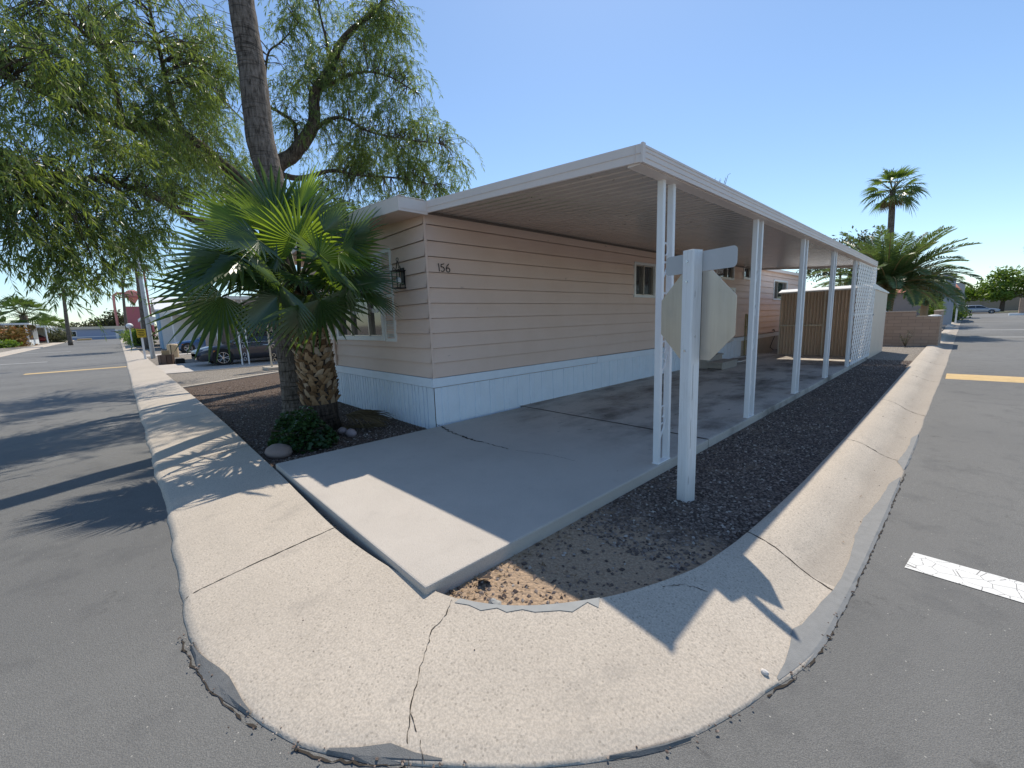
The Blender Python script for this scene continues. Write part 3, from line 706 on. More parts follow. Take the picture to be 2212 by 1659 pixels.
m.prism([(.01, RY0-.018, 2.93), (RX, RY0-.018, 2.684), (RX, RY0-.018, 2.69), (.01, RY0-.018, 2.937)], (0, .0055, 0))
m.box((RX-.055, RY0-.0175, 2.63), (RX-.05, RY0-.0125, 2.752)); m.box((RX+.004, RY0-.02, 2.612), (RX+.022, RY0+.02, 2.758))
m.obj('fascia', M['fascia'], cp)
m = MB(); m.box((3.07, RY0+.012, 2.612), (3.185, RY1-.02, 2.655)); m.obj('edge_beam', M['fascia'], cp)
m = MB(); m.box((.027, RY0+.03, 2.872), (.05, RY1, 2.9)); m.obj('wall_rail', plain('dark_rail', (.16, .13, .11), .6), cp)
def scroll_pair(y, parent):
    m = MB(); x = 3.09
    for dy in (-.095, .095):
        m.box((x-.03, y+dy-.024, .0), (x+.03, y+dy+.024, 2.622))
    m.box((x-.035, y-.13, .0), (x+.035, y+.13, .012))
    p = m.obj('post', M['white'], parent, bevel=.006)
    for zc in (.42, 1.05, 1.5, 1.95):
        m = MB()
        for sg in (1, -1):
            m.tube([(x, y+sg*(.038*math.cos(a)), zc+.085*sg+.055*math.sin(a)) for a in np.linspace(-1.6, 3.6, 12)], .007, 5)
        m.tube([(x, y-.06, zc-.27), (x, y-.03, zc-.17), (x, y+.03, zc-.08), (x, y+.065, zc)], .008, 5)
        m.obj('scroll', M['white'], p)
for y in (.63, 3.12, 5.46, 7.82, 10.30): scroll_pair(y, cp)
m = MB()   # white lattice panel at the far end of the open side
lx = 3.12; y0, y1, z0, z1 = 10.46, 13.6, .02, 2.60
AS, st_ = .62, .185    # slope of the strips and their upright pitch
k = int((z1-z0+(y1-y0)*AS)/st_)+1
for i in range(k):
    c = -(z1-z0)+i*st_+.03
    ya, yb = max(y0, y0+c/AS), min(y1, y0+(c+z1-z0)/AS)
    if yb-ya < .05: continue
    w = .052
    for sg, dx in ((1, 0), (-1, .008)):
        za, zb = ((ya-y0)*AS-c, (yb-y0)*AS-c); za, zb = (z0+za, z0+zb) if sg > 0 else (z1-za, z1-zb); X = lx+dx
        m.add([(X, ya, za-w), (X, yb, zb-w), (X, yb, zb+w), (X, ya, za+w), (X+.007, ya, za-w), (X+.007, yb, zb-w), (X+.007, yb, zb+w), (X+.007, ya, za+w)], [(0, 1, 2, 3), (7, 6, 5, 4), (0, 4, 5, 1), (2, 6, 7, 3)])
m.box((lx-.012, y0, 1.28), (lx+.018, y1, 1.32)); m.box((lx-.012, y0, z1-.03), (lx+.018, y1, z1+.0)); m.box((lx-.012, y0, z0-.01), (lx+.018, y1, z0+.03)); m.box((lx-.012, y1-.04, z0+.031), (lx+.018, y1, z1-.031))
m.obj('lattice_panel', M['white'], cp)
# door steps, pole, hose
m = MB()
m.box((.06, 8.1, .0), (.50, 9.1, .30)); m.box((.04, 8.06, .3), (.52, 9.14, .335)); m.box((.50, 8.1, .02), (.86, 8.16, .15)); m.box((.50, 9.04, .02), (.86, 9.1, .15)); m.box((.5, 8.06, .15), (.9, 9.14, .185)); m.box((.86, 8.08, .0), (.885, 9.12, .149))
tag(m.obj('door_steps', plain('bare_step_wood', (.42, .37, .32), .8, amt=.35, scale=8), bevel=.004), 'two low worn wooden steps against the white skirting under the carport', 'steps')
m = MB(); m.tube([(.06, 12.2, .01), (.04, 12.25, 1.4)], .018, 7); m.tube([(.12, 12.3, .01), (.04, 12.4, 1.38)], .02, 7); m.box((.03, 12.2, .95), (.09, 12.45, .98))
tag(m.obj('wooden_pole', plain('mossy_pole', (.30, .27, .12), .85, amt=.4, scale=15)), 'pair of greenish poles strapped together leaning on the tan wall', 'pole')
m = MB(); m.tube([(.5, 9.6, .015), (.62, 10.2, .015), (.6, 10.9, .014), (.42, 11.5, .014), (.2, 11.9, .014), (.1, 11.2, .014)], .013, 6)
tag(m.obj('garden_hose', M['trimwhite']), 'pale garden hose lying along the skirting near the steps', 'hose')

# ================================================================ SHED
sh = thing('shed', 'corrugated metal garden shed with brown front and pale side behind the carport', 'shed', (1.95, 15, 0))
def corr(mb, x0, x1, y, z0, z1, p=.088, a=.027):
    k = int((x1-x0)/p*10); o = len(mb.v)
    for i in range(k+1):
        x = x0+(x1-x0)*i/k; d = a*math.cos(2*math.pi*(x-x0)/p); mb.v += [(x, y+d, z0), (x, y+d, z1)]
    for i in range(k): mb.f.append((o+2*i, o+2*i+2, o+2*i+3, o+2*i+1))
brown = plain('brown_corrugated_metal', (.60, .47, .355), .55, amt=.05, scale=3)
m = MB(); corr(m, .80, 3.08, 13.22, -.04, 2.06); m.obj('front_wall', brown, sh, smooth=True)
m = MB(); m.box((3.08, 13.6, -.1), (3.11, 16.9, 2.0)); m.box((.78, 13.3, -.1), (.80, 16.9, 2.06)); m.box((.8, 16.87, -.1), (3.08, 16.9, 2.0)); m.obj('side_wall', plain('pale_shed_metal', (.66, .56, .46), .5, amt=.15, scale=2), sh)
m = MB(); m.prism([(3.14, 13.12, 2.06), (3.14, 13.5, 2.16), (3.14, 17.0, 1.98), (3.14, 17.0, 1.94), (3.14, 13.12, 2.02)], (-2.42, 0, 0)); m.obj('roof', M['trimwhite'], sh)
m = MB(); m.box((.80, 13.16, 2.03), (3.10, 13.2, 2.075)); m.box((3.07, 13.18, -.05), (3.12, 13.62, 2.05)); m.box((1.98, 13.175, 0), (2.02, 13.20, 2.03)); m.box((.785, 13.17, -.02), (.82, 13.21, 2.03)); m.obj('trim', plain('shed_trim', (.62, .56, .46), .5), sh)
m = MB(); m.box((.84, 13.12, .94), (1.975, 13.165, .99)); m.obj('latch_bar', plain('latch_metal', (.66, .58, .46), .5), sh)
m = MB(); m.box((3.11, 13.7, 1.22), (3.135, 13.78, 1.27)); m.obj('blue_tag', plain('blue_tag', (.04, .14, .26), .5), sh)

# ================================================================ STOP SIGN (seen from behind)
RZ = -.252; px, py = 3.56, .135
sg = thing('stop_sign', 'octagonal metal street sign seen from behind on white wooden post', 'street sign', (px, py, -.1))
c_, s_ = math.cos(RZ), math.sin(RZ)
def L2W(u, d, z): return (px+u*c_-d*s_, py+u*s_+d*c_, z)
m = MB(); a = .052; poly = [(-a, -a+.012), (-a+.012, -a), (a-.012, -a), (a, -a+.012), (a, a), (-a, a)]
vs = [L2W(u, d, -.16) for u, d in poly]+[L2W(u, d, 1.915) for u, d in poly]+[L2W(0, 0, 1.925)]
k = len(poly); m.add(vs, [(i, (i+1) % k, k+(i+1) % k, k+i) for i in range(k)]+[(k+i, k+(i+1) % k, 2*k) for i in range(k)])
m.obj('post', M['post'], sg)
def plate(poly, d0, d1, name, mat):
    m = MB(); k = len(poly); vs = [L2W(u, d0, z) for u, z in poly]+[L2W(u, d1, z) for u, z in poly]
    m.add(vs, [tuple(range(k)), tuple(range(2*k-1, k-1, -1))]+[(i, k+i, k+(i+1) % k, (i+1) % k) for i in range(k)]); return m.obj(name, mat, sg)
A = .339; t8 = A*math.tan(math.pi/8); zc = 1.414
octo = [(-A, zc-t8), (-t8, zc-A), (t8, zc-A), (A, zc-t8), (A, zc+t8), (t8, zc+A), (-t8, zc+A), (-A, zc+t8)]
sp = plate(octo, .056, .0595, 'sign_plate', M['alu'])
plate([(u*.99, zc+(z-zc)*.99) for u, z in octo], .0596, .0604, 'red_face', plain('red_sign_face', (.5, .02, .025), .4)); 
def rrect(u0, u1, z0, z1, r, k=5):
    out = []
    for cx, cz, a0 in ((u1-r, z0+r, -90), (u1-r, z1-r, 0), (u0+r, z1-r, 90), (u0+r, z0+r, 180)):
        out += [(cx+r*math.cos(math.radians(a0+90*i/k)), cz+r*math.sin(math.radians(a0+90*i/k))) for i in range(k+1)]
    return out
plate(rrect(-.30, .33, 1.755, 1.905, .035), .056, .059, 'name_blade', plain('grey_blade', (.50, .51, .52), .5, amt=.1))
for z in (1.15, 1.68, 1.83): m = MB(); m.tube([L2W(0, -.054, z), L2W(0, -.06, z)], .009, 8); m.obj('bolt', M['chrome'], sg)
for i, (u, z0, z1) in enumerate(((.028, .35, .62), (.034, .75, 1.05), (.018, .05, .14), (.03, 1.55, 1.62))): m = MB(); m.quad(L2W(.0523, -.052+u, z0), L2W(.0523, -.052+u+.003, z0+.02), L2W(.0523, -.052+u+.002, z1), L2W(.0523, -.052+u-.001, z1-.03)); m.obj('post_crack', M['crack'], sg)

# ================================================================ FAN LEAVES AND PALMS
def fan_leaf(mb, H, c, nrm, span, nseg=34, pleat=.75, droop=.22, curl=.5, split=.5):
    """pleated fan with split, thin tips; H hub, c midrib vector, nrm face normal"""
    H = Vector(H); c = Vector(c); R = c.length; c = c.normalized(); nv = Vector(nrm); nv = (nv-c*nv.dot(c)).normalized(); sd = c.cross(nv)
    span = math.radians(span); da = 2*span/nseg
    for i in range(nseg):
        a = -span+da*(i+.5); rr = R*(1-.18*(abs(a)/max(span, .1))**2)*random.uniform(.93, 1.05)
        d = c*math.cos(a)+sd*math.sin(a); w = c*-math.sin(a)+sd*math.cos(a)
        js = split+random.uniform(-.07, .08); half = math.tan(da/2)*1.02
        cup = .10*R*(1-math.cos(a))
        tw = random.uniform(-.5, .5); dr = droop*random.uniform(.4, 1.5)
        rows = []
        for t, wf in ((.03, 1.), (.3, 1.), (js, 1.), (js+(1-js)*.35, .72), (js+(1-js)*.7, .38), (1., .05)):
            r = rr*t; wd = r*half*wf if t <= js else rr*js*half*wf
            over = max(0, (t-js)/(1-js))
            ctr = H+d*r+nv*(cup*t)+Vector((0, 0, -dr*rr*over**2*.55))+w*(tw*curl*.12*rr*over**2)
            wn_ = (w*math.cos(tw*over)+nv*math.sin(tw*over))
            rows.append((ctr-wn_*wd, ctr+nv*(-pleat*wd), ctr+wn_*wd))
        o = len(mb.v); mb.v += [tuple(p) for q in rows for p in q]
        for k in range(len(rows)-1):
            for j in (0, 1): mb.f.append((o+k*3+j, o+k*3+j+1, o+k*3+4+j, o+k*3+3+j))
LEAVES=[
((-0.91,-1.32,2.51),(-0.10,0.07,0.67),(0.87,-0.46,0.18),150,"b"),
((-1.26,-1.76,2.71),(-0.22,-0.63,0.44),(0.75,0.17,0.63),80,"b"),
((-1.63,-1.33,2.95),(-0.26,-0.09,0.89),(0.95,0.09,0.29),80,"d"),
((-1.44,-1.10,3.06),(-0.04,0.25,0.71),(0.20,-0.92,0.33),70,"b"),
((-1.64,-0.98,3.00),(-0.04,0.56,0.60),(0.82,-0.38,0.42),80,"d"),
((-1.29,-1.89,2.35),(0.00,-0.88,-0.02),(0.74,-0.01,0.67),105,"d"),
((-1.07,-1.96,2.30),(0.12,-0.90,-0.53),(0.40,-0.43,0.81),75,"d"),
((-1.22,-2.15,1.85),(0.05,-0.62,-0.55),(0.92,-0.22,0.33),100,"d"),
((-0.42,-1.70,1.93),(-0.65,-0.05,-0.39),(0.28,-0.89,-0.36),115,"d"),
((-0.30,-1.33,1.76),(-0.56,0.26,-0.60),(0.76,0.17,-0.63),105,"d"),
((-0.50,-0.94,2.40),(0.43,0.47,0.02),(0.57,-0.56,0.60),80,"b"),
((-0.42,-1.00,2.34),(0.40,0.40,-0.24),(0.53,-0.03,0.85),65,"b"),
((-0.36,-0.86,2.05),(0.43,0.43,-0.16),(0.49,-0.19,0.85),105,"d"),
((-0.43,-0.77,1.93),(0.38,0.32,-0.39),(0.55,0.30,0.78),65,"d"),
((-1.54,-1.99,1.72),(0.03,0.15,-0.37),(0.82,0.51,0.27),85,"d"),
((-1.17,-1.88,2.31),(0.09,-0.12,-0.47),(0.63,-0.71,0.31),115,"d"),
((-1.75,-1.84,2.71),(-0.30,-0.39,0.21),(0.65,-0.09,0.75),105,"d"),
((-0.26,-1.19,2.20),(-0.61,0.14,-0.42),(0.12,-0.88,-0.47),105,"d"),
((-0.57,-0.83,2.51),(0.29,0.39,0.41),(0.39,-0.79,0.47),85,"d"),
((-2.00,-1.40,2.57),(-0.56,-0.44,-0.10),(0.45,-0.71,0.53),110,"d"),
((-1.50,-0.91,2.61),(-0.11,0.66,0.32),(0.64,-0.24,0.73),110,"d"),
((-2.28,-1.10,2.91),(-0.64,-0.17,0.66),(0.71,0.06,0.70),100,"d"),
((-0.90,-1.75,2.11),(-0.25,-0.45,-0.07),(0.49,-0.40,0.77),110,"d"),
((-0.73,-0.98,2.07),(0.55,0.28,-0.32),(0.50,-0.01,0.86),110,"d"),
((-2.25,-0.99,2.22),(-0.46,0.08,-0.49),(0.35,-0.82,-0.46),120,"d"),
((-0.75,-1.62,2.27),(-0.13,-0.22,-0.22),(0.32,-0.76,0.57),120,"d"),
((-0.54,-1.72,1.81),(-0.51,-0.45,-0.25),(0.42,-0.75,0.51),100,"d"),
((-0.94,-1.28,1.84),(0.15,-0.18,-0.49),(0.60,-0.67,0.44),100,"d"),
((-0.79,-1.79,2.47),(0.12,-0.60,-0.04),(0.60,0.07,0.80),95,"d"),
((-0.29,-1.29,2.25),(-0.13,0.54,0.03),(0.83,0.17,0.53),100,"b"),
((-1.30,-1.44,2.71),(-0.31,-0.30,0.61),(0.75,0.36,0.55),70,"b"),
((-0.48,-1.13,2.60),(0.24,0.28,0.37),(0.32,-0.84,0.43),75,"d"),
((-0.94,-1.64,2.15),(0.30,-0.06,-0.33),(0.57,0.72,0.39),110,"d"),
((-0.76,-1.37,2.06),(0.45,0.10,-0.26),(0.46,0.17,0.87),110,"d"),
]
APEX = Vector((-1.44, -1.20, 2.05))
fp = thing('fan_palm', 'short fan palm with cross-hatched trunk and broad green fan leaves by the white skirting', 'palm tree', (-1.6, -1.08, -.1))
FB = [((-1.56, -1.05, -.14), .32), ((-1.57, -1.05, .08), .275), ((-1.55, -1.04, .45), .25), ((-1.53, -1.06, .9), .24), ((-1.50, -1.12, 1.42), .225), ((-1.47, -1.16, 1.75), .2), (tuple(APEX), .15)]
m = MB(); m.tube([p for p, r_ in FB], [r_*.93 for p, r_ in FB], 26, jit=.025); m.obj('trunk', M['palmbase'], fp, smooth=True)
m = MB()
fz = [p[2] for p, _ in FB]
for row in range(27):
    z = .30+row*.06
    cx = float(np.interp(z, fz, [p[0] for p, _ in FB])); cy = float(np.interp(z, fz, [p[1] for p, _ in FB])); rr = float(np.interp(z, fz, [r_ for _, r_ in FB]))
    nk = 13
    for kk in range(nk):
        th = 2*math.pi*(kk+(row % 2)*.5)/nk+random.uniform(-.09, .09); dirv = Vector((math.cos(th), math.sin(th), 0)); tg = Vector((-dirv.y, dirv.x, 0))
        sk = (1 if row % 2 else -1)*random.uniform(.02, .075); w0 = random.uniform(.042, .06); w1 = w0*random.uniform(.35, .6); h = random.uniform(.085, .13); out = random.uniform(.02, .06)
        b = Vector((cx, cy, z))+dirv*(rr*.93); tp = Vector((cx, cy, z+h))+dirv*(rr*.95+out)+tg*sk
        q = [b-tg*w0, b+tg*w0, tp+tg*w1, tp-tg*w1]; ins = dirv*-.03
        mid = (b+tp)/2+dirv*.012
        m.add(q+[p+ins for p in q]+[mid], [(0, 1, 8), (1, 2, 8), (2, 3, 8), (3, 0, 8), (3, 2, 6, 7), (0, 3, 7, 4), (1, 5, 6, 2)])
m.obj('leaf_base', M['boot'], fp)
md, mb_, mp = MB(), MB(), MB()
for H, c, nn, sp_, k in LEAVES:
    fan_leaf(mb_ if k == 'b' else md, H, c, nn, sp_, max(14, int(sp_*.24)), pleat=.8, split=.5, droop=.10)
    h = Vector(H); t = (h-APEX).normalized(); e = h+Vector(c)*.05
    mid = (APEX+h)/2+Vector((0, 0, .10*(h-APEX).length))
    mp.tube([APEX+t*.05, mid, h, e], [.022, .016, .012, .006], 6)
for i in range(4):   # inner young and hanging old leaves round the heart
    a = random.uniform(0, 6.28); up = random.uniform(-.9, .5); d = Vector((math.cos(a), math.sin(a), up)).normalized()
    if d.x > .6 and d.y < -.3: continue
    H = APEX+d*random.uniform(.4, .7)+Vector((0, 0, .1)); c = (d+Vector((0, 0, -.25))).normalized()*random.uniform(.5, .7)
    fan_leaf(md, H, c, Vector((d.x*.3, d.y*.3, 1)), 95, 22); mp.tube([APEX, (APEX+H)/2+Vector((0, 0, .06)), H], [.022, .016, .01], 6)
crown = md.obj('crown', M['palmleaf'], fp); mb_.obj('sunlit_leaves', M['palmleaf_b'], crown); mp.obj('leaf_stalks', plain('leaf_stalk_green', (.07, .10, .035), .5), crown)  # fans marked b are coloured as if the sun shines through them
m = MB()
for i in range(16):
    a = random.uniform(0, 6.28); d = Vector((math.cos(a)*.5, math.sin(a)*.5, -.75)).normalized()
    fan_leaf(m, APEX+Vector((math.cos(a)*.25, math.sin(a)*.25, -.15)), d*random.uniform(.28, .5), Vector((math.cos(a), math.sin(a), .4)), 60, 14, droop=.1)
m.obj('dead_leaves', M['deadleaf'], fp)
m = MB()
for c, q in (((.45, .62, -.02), 45), ((.75, .25, .0), 35), ((.35, .35, .08), 50)): fan_leaf(m, (-1.30, -.78, .10), c, (0.1, 0.1, 1), q, 16, droop=.35)
for i in range(20): m.tube([(-1.25+random.uniform(-.1, .1), -.8+random.uniform(-.1, .2), -.08), (-1.0+random.uniform(-.2, .3), -.6+random.uniform(-.3, .3), -.07)], .005, 4)
tag(m.obj('dead_frond', M['deadleaf']), 'dry brown palm frond lying on gravel between trunk and skirting', 'dead frond')

def fan_palm_crown(name, parent, apex, R, n, mat, nseg=16, seed=1, lo=-.75, hi=.95, pet=.55, stalks=None):
    random.seed(seed); m = MB(); s = MB(); A = Vector(apex)
    for i in range(n):
        a = i*2.399+random.uniform(-.3, .3); up = math.sin(math.asin(lo)+(math.asin(hi)-math.asin(lo))*((i+.5)/n)**.72)+random.uniform(-.08, .08); h = math.sqrt(max(.05, 1-min(.98, abs(up))**2)); d = Vector((math.cos(a)*h, math.sin(a)*h, up)).normalized()
        H = A+d*R*pet; c = (d+Vector((0, 0, -.3))).normalized()*R*.62*random.uniform(.85, 1.1)
        fan_leaf(m, H, c, Vector((-d.x*up*1.5+random.gauss(0, .35), -d.y*up*1.5+random.gauss(0, .35), h+.1)), 80-22*max(0, up), nseg, droop=.55, split=.42)
        s.tube([A, H], [R*.018, R*.01], 4)
    o = m.obj(name, mat, parent); s.obj('leaf_stalks', plain('stalk', (.13, .13, .05), .6), o); return o
tp = thing('tall_palm', 'tall bare grey palm trunk rising out of the picture behind the fan palm', 'palm tree', (-2.88, -1.12, -.1))
path = [((-2.80, -1.04, -.15), .26), ((-2.84, -1.03, .15), .22), ((-2.92, -1.02, .71), .20), ((-3.08, -1.0, 1.59), .205), ((-3.19, -.98, 2.70), .215), ((-3.28, -.92, 3.94), .215), ((-3.35, -.99, 4.61), .212), ((-3.45, -.96, 5.72), .205), ((-3.51, -.98, 6.37), .195), ((-3.56, -.99, 7.07), .19), ((-3.7, -1.0, 9.0), .185), ((-3.85, -1.0, 11.4), .18)]
P, Rr = [], []
for i in range(len(path)-1):
    for k in range(10):
        t = k/10; P.append(tuple(Vector(path[i][0]).lerp(Vector(path[i+1][0]), t))); Rr.append((path[i][1]*(1-t)+path[i+1][1]*t)*(1+random.uniform(-.02, .02)))
m = MB(); m.tube(P, Rr, 24, jit=.012); m.obj('trunk', M['palmbark'], tp, smooth=True)
fan_palm_crown('crown', tp, (-3.85, -1.0, 11.4), 1.7, 26, M['palmleaf'], 18, 4)
random.seed(11)

# shrub, boulders in the bed
sb = thing('shrub', 'low dark green leafy shrub growing at the foot of the palm trunks', 'shrub', (-.95, -1.56, -.1))
m = MB()
for _ in range(2600):
    a = random.uniform(0, 6.28); q = math.sqrt(random.random()); x = -.97+q*.58*math.cos(a)+.1*q*q; y = -1.52+q*.40*math.sin(a); hgt = (.37*(1-q**2.2)+.05)*(1+.25*math.sin(x*9)*math.cos(y*11))
    z = -.1+hgt*random.uniform(.35, 1.05); s = random.uniform(.016, .034); n_ = Vector((random.gauss(0, .6), random.gauss(0, .6), 1)).normalized(); u = n_.orthogonal().normalized(); v = n_.cross(u); p = Vector((x, y, z))
    m.add([p+(u*math.cos(t)+v*math.sin(t))*s*(1 if j % 2 else .85) for j, t in enumerate(np.linspace(0, 5.2, 6))], [(0, 1, 2, 3, 4, 5)])
m.obj('foliage', M['ivyleaf'], sb)
m = MB()
for _ in range(60):
    a = random.uniform(0, 6.28); m.tube([(-.95, -1.53, -.1), (-.95+.25*math.cos(a), -1.53+.17*math.sin(a), .1), (-.95+.5*math.cos(a), -1.53+.34*math.sin(a), random.uniform(0, .16))], .006, 4)
m.obj('stems', M['bark'], sb)
rockm = plain('river_stone', (.30, .225, .19), .85, amt=.35, scale=9, bump=.3)
m = MB(); m.blob((-.56, -1.90, -.055), (.235, .15, .085), 18, 10, .03); tag(m.obj('boulder', rockm, smooth=True), 'smooth flat oval brown boulder at the corner of the palm bed', 'boulder')
pinkm = plain('pink_stone', (.42, .33, .33), .85, amt=.3, scale=12)
for i, (p, r_, lb) in enumerate((((-.75, -.93, -.06), (.11, .07, .06), 'larger pinkish stone at the right edge of the palm shrub'), ((-.93, -.98, -.05), (.08, .06, .05), 'smaller pinkish stone half hidden by the palm shrub'))):
    m = MB(); m.blob(p, r_, 12, 8, .08); tag(m.obj('stone', pinkm, smooth=True), lb, 'stone', 'pink stones by the shrub')
m = MB(); m.blob((3.44, -1.86, -.085), (.05, .035, .035), 9, 6, .18); tag(m.obj('concrete_chunk', M['greypatch']), 'broken grey concrete chunk on the bare dirt at the kerb corner', 'concrete chunk')
m = MB(); m.blob((4.555, -1.25, walk_z(4.555, -1.25)+.008), (.018, .013, .011), 8, 6, .1); tag(m.obj('stone', plain('white_pebble', (.7, .65, .6), .8)), 'single white pebble at the road edge of the kerb', 'stone')
m = MB(); m.add([(3.17, -1.76, -.092), (3.21, -1.71, -.07), (3.27, -1.73, -.06), (3.29, -1.79, -.085), (3.22, -1.80, -.05)], [(0, 1, 2, 4), (0, 4, 3)]); tag(m.obj('dead_leaf', plain('dark_leaf', (.07, .05, .04), .8)), 'dark curled dead leaf on bare dirt beside the slab corner', 'dead leaf')

# ================================================================ WILLOW-LEAVED TREE
tr = thing('willow_leaf_tree', 'large tree with drooping narrow leaves behind palms and tan home', 'tree', (-8.2, .9, -.1))
LEFT =[ (-4.97,-3.56,6.03,0.77,1.0),(-5.97,-2.78,6.97,0.90,1.0),(-6.90,-1.82,7.82,0.95,1.0),(-7.27,-0.87,8.20,0.63,1.0),(-4.46,-3.66,4.91,0.73,1.0),(-5.47,-2.93,5.67,0.87,1.0),(-6.42,-2.01,6.43,0.92,1.0),(-7.32,-1.17,6.69,0.79,1.0),(-7.30,-1.04,5.64,0.54,1.0),(-3.95,-3.84,3.85,0.63,1.0),(-4.48,-3.35,4.18,0.67,1.0),(-5.47,-2.71,4.69,0.74,1.0),(-6.41,-1.89,5.08,0.71,1.0),(-3.74,-3.95,3.19,0.43,1.0),(-3.97,-3.58,3.23,0.50,1.0),(-4.98,-3.09,3.52,0.54,1.0),(-5.46,-2.54,3.58,0.38,1.0),(-6.89,-1.67,4.66,0.51,1.0),(-7.55,-0.77,4.88,0.40,1.0),(-4.43,-4.10,5.33,0.75,1.0),(-3.52,-4.16,3.87,0.68,1.0) ]
HANG =[ (-3.55,-3.83,2.55,0.17,2.6),(-3.44,-3.95,2.61,0.15,2.6),(-3.76,-3.71,2.31,0.18,2.6),(-3.97,-3.50,2.63,0.17,2.6),(-3.97,-3.39,2.18,0.21,2.6),(-4.38,-3.06,2.62,0.19,2.6),(-4.38,-3.19,2.04,0.16,2.6),(-4.97,-2.71,2.84,0.21,2.6),(-3.87,-3.54,2.10,0.15,2.6),(-3.65,-3.85,2.04,0.11,2.6),(-5.26,-2.52,2.77,0.17,2.6),(-3.43,-4.01,2.78,0.24,2.6),(-4.57,-2.89,2.36,0.14,2.6),(-4.28,-3.24,2.59,0.14,2.6) ]
RIGHT =[ (-7.24,1.17,9.22,0.53,1.0),(-6.93,1.97,9.18,0.91,1.0),(-6.34,2.74,9.43,0.91,1.0),(-5.71,3.26,9.22,0.54,1.0),(-7.28,1.06,8.13,0.54,1.0),(-6.97,1.87,7.95,0.92,1.0),(-6.33,2.76,8.21,0.93,1.0),(-5.59,3.45,8.14,0.49,1.0),(-7.28,1.05,6.92,0.61,1.0),(-6.96,1.88,6.81,0.94,1.0),(-6.32,2.79,7.07,0.88,1.0),(-5.64,3.37,6.77,0.69,1.0),(-4.80,3.74,6.24,0.49,1.0),(-6.85,2.13,5.90,0.83,1.0),(-6.10,2.99,5.87,0.96,1.0),(-5.21,3.67,5.65,0.76,1.0),(-4.58,4.05,5.44,0.40,1.0),(-5.77,3.16,4.98,0.64,1.0),(-6.50,2.43,5.02,0.71,1.0),(-7.14,1.44,5.36,0.44,1.0),(-7.38,0.74,8.90,0.29,1.0),(-7.43,0.59,7.38,0.35,1.0),(-4.98,3.84,4.91,0.44,1.0),(-6.71,1.97,4.75,0.51,1.0) ]
LIMBS = [
[(-8.2,.9,-.15),(-8.1,.75,1.5),(-7.95,.5,2.9),(-7.78,.32,4.2),(-7.51,.31,5.43),(-7.36,.82,5.97),(-7.19,1.31,6.73),(-7.15,1.42,7.48),(-6.99,1.82,8.17),(-6.90,2.02,8.67),(-6.68,2.27,9.05),(-6.43,2.56,9.34),(-6.11,2.96,9.75),(-5.84,3.23,10.46)],
[(-7.92,.45,3.1),(-7.72,-.2,3.72),(-7.72,-.56,3.90),(-7.64,-1.29,3.98),(-7.19,-1.70,4.04),(-6.53,-2.08,4.09),(-5.76,-2.56,4.10),(-4.98,-3.14,3.98),(-3.96,-3.67,3.53)],
[(-7.78,.32,4.2),(-7.71,.0,4.83),(-7.72,-.59,5.34),(-7.27,-1.53,5.80),(-6.36,-2.57,5.39),(-5.58,-3.07,5.23),(-4.57,-3.58,5.03),(-3.73,-4.06,4.82)],
[(-7.27,-1.53,5.80),(-6.89,-1.70,6.23),(-6.70,-1.80,7.13),(-6.51,-1.88,7.72),(-6.50,-1.81,8.60)],
[(-6.36,-2.57,5.39),(-5.57,-2.72,6.22),(-4.98,-3.19,6.39),(-4.77,-3.45,6.71)],
[(-7.15,1.42,7.48),(-6.86,1.87,7.84),(-6.39,2.43,8.06),(-5.90,2.92,7.92),(-5.30,3.36,7.43)],
[(-6.99,1.82,8.17),(-7.00,1.79,8.82),(-7.04,1.69,9.55),(-7.05,1.67,10.39)],
[(-7.51,.31,5.43),(-7.36,.80,5.35),(-7.23,1.19,5.46),(-6.96,1.63,5.60),(-6.48,2.23,5.47),(-5.79,2.92,5.36),(-4.94,3.53,5.09)],
[(-7.30,.98,6.14),(-7.09,1.57,6.84),(-6.71,1.96,6.91),(-6.28,2.41,6.57),(-5.61,3.04,6.32),(-4.84,3.68,6.13)],
[(-7.44,.89,6.02),(-7.43,.92,6.72),(-7.62,.64,7.00),(-7.79,.40,7.29),(-7.75,.54,8.36),(-7.56,.84,8.70),(-7.32,1.23,9.17)]]
LIMBS += [[(-8.0, .6, 2.4), (-8.8, .5, 4.2), (-10.2, .2, 5.6), (-11.6, -.2, 6.6), (-13.2, -.4, 7.6)], [(-8.8, .5, 4.2), (-9.6, 1.0, 5.8), (-10.6, .8, 7.4), (-11.2, .2, 8.4)]]
BACK = [(-13, 0, 7.6, 1.0, 1), (-14, -1, 7, 1.0, 1), (-11, -.5, 8.2, 1.0, 1), (-12, -.8, 6.6, .9, 1), (-11.5, .6, 6.6, .8, 1), (-12.5, -2, 7.5, 1.0, 1), (-13.6, .8, 6.4, .8, 1)]
R0 = [(.30, .03), (.17, .025), (.17, .02), (.07, .012), (.06, .012), (.055, .012), (.05, .012), (.09, .012), (.06, .012), (.06, .012), (.13, .015), (.08, .012)]
m = MB(); LP = []
for L, (ra, rb) in zip(LIMBS, R0):
    pts = []
    for i in range(len(L)-1):
        q = [Vector(L[max(0, i-1)]), Vector(L[i]), Vector(L[i+1]), Vector(L[min(len(L)-1, i+2)])]
        for k in range(5): pts.append(Vector([cr(q[0][j], q[1][j], q[2][j], q[3][j], k/5) for j in range(3)]))
    pts.append(Vector(L[-1])); k = len(pts)
    m.tube(pts, [ra+(rb-ra)*(i/(k-1))**.8 for i in range(k)], 10, jit=.05); LP += pts[4:]
LPA = np.array(LP)
tw = MB(); lv = MB()
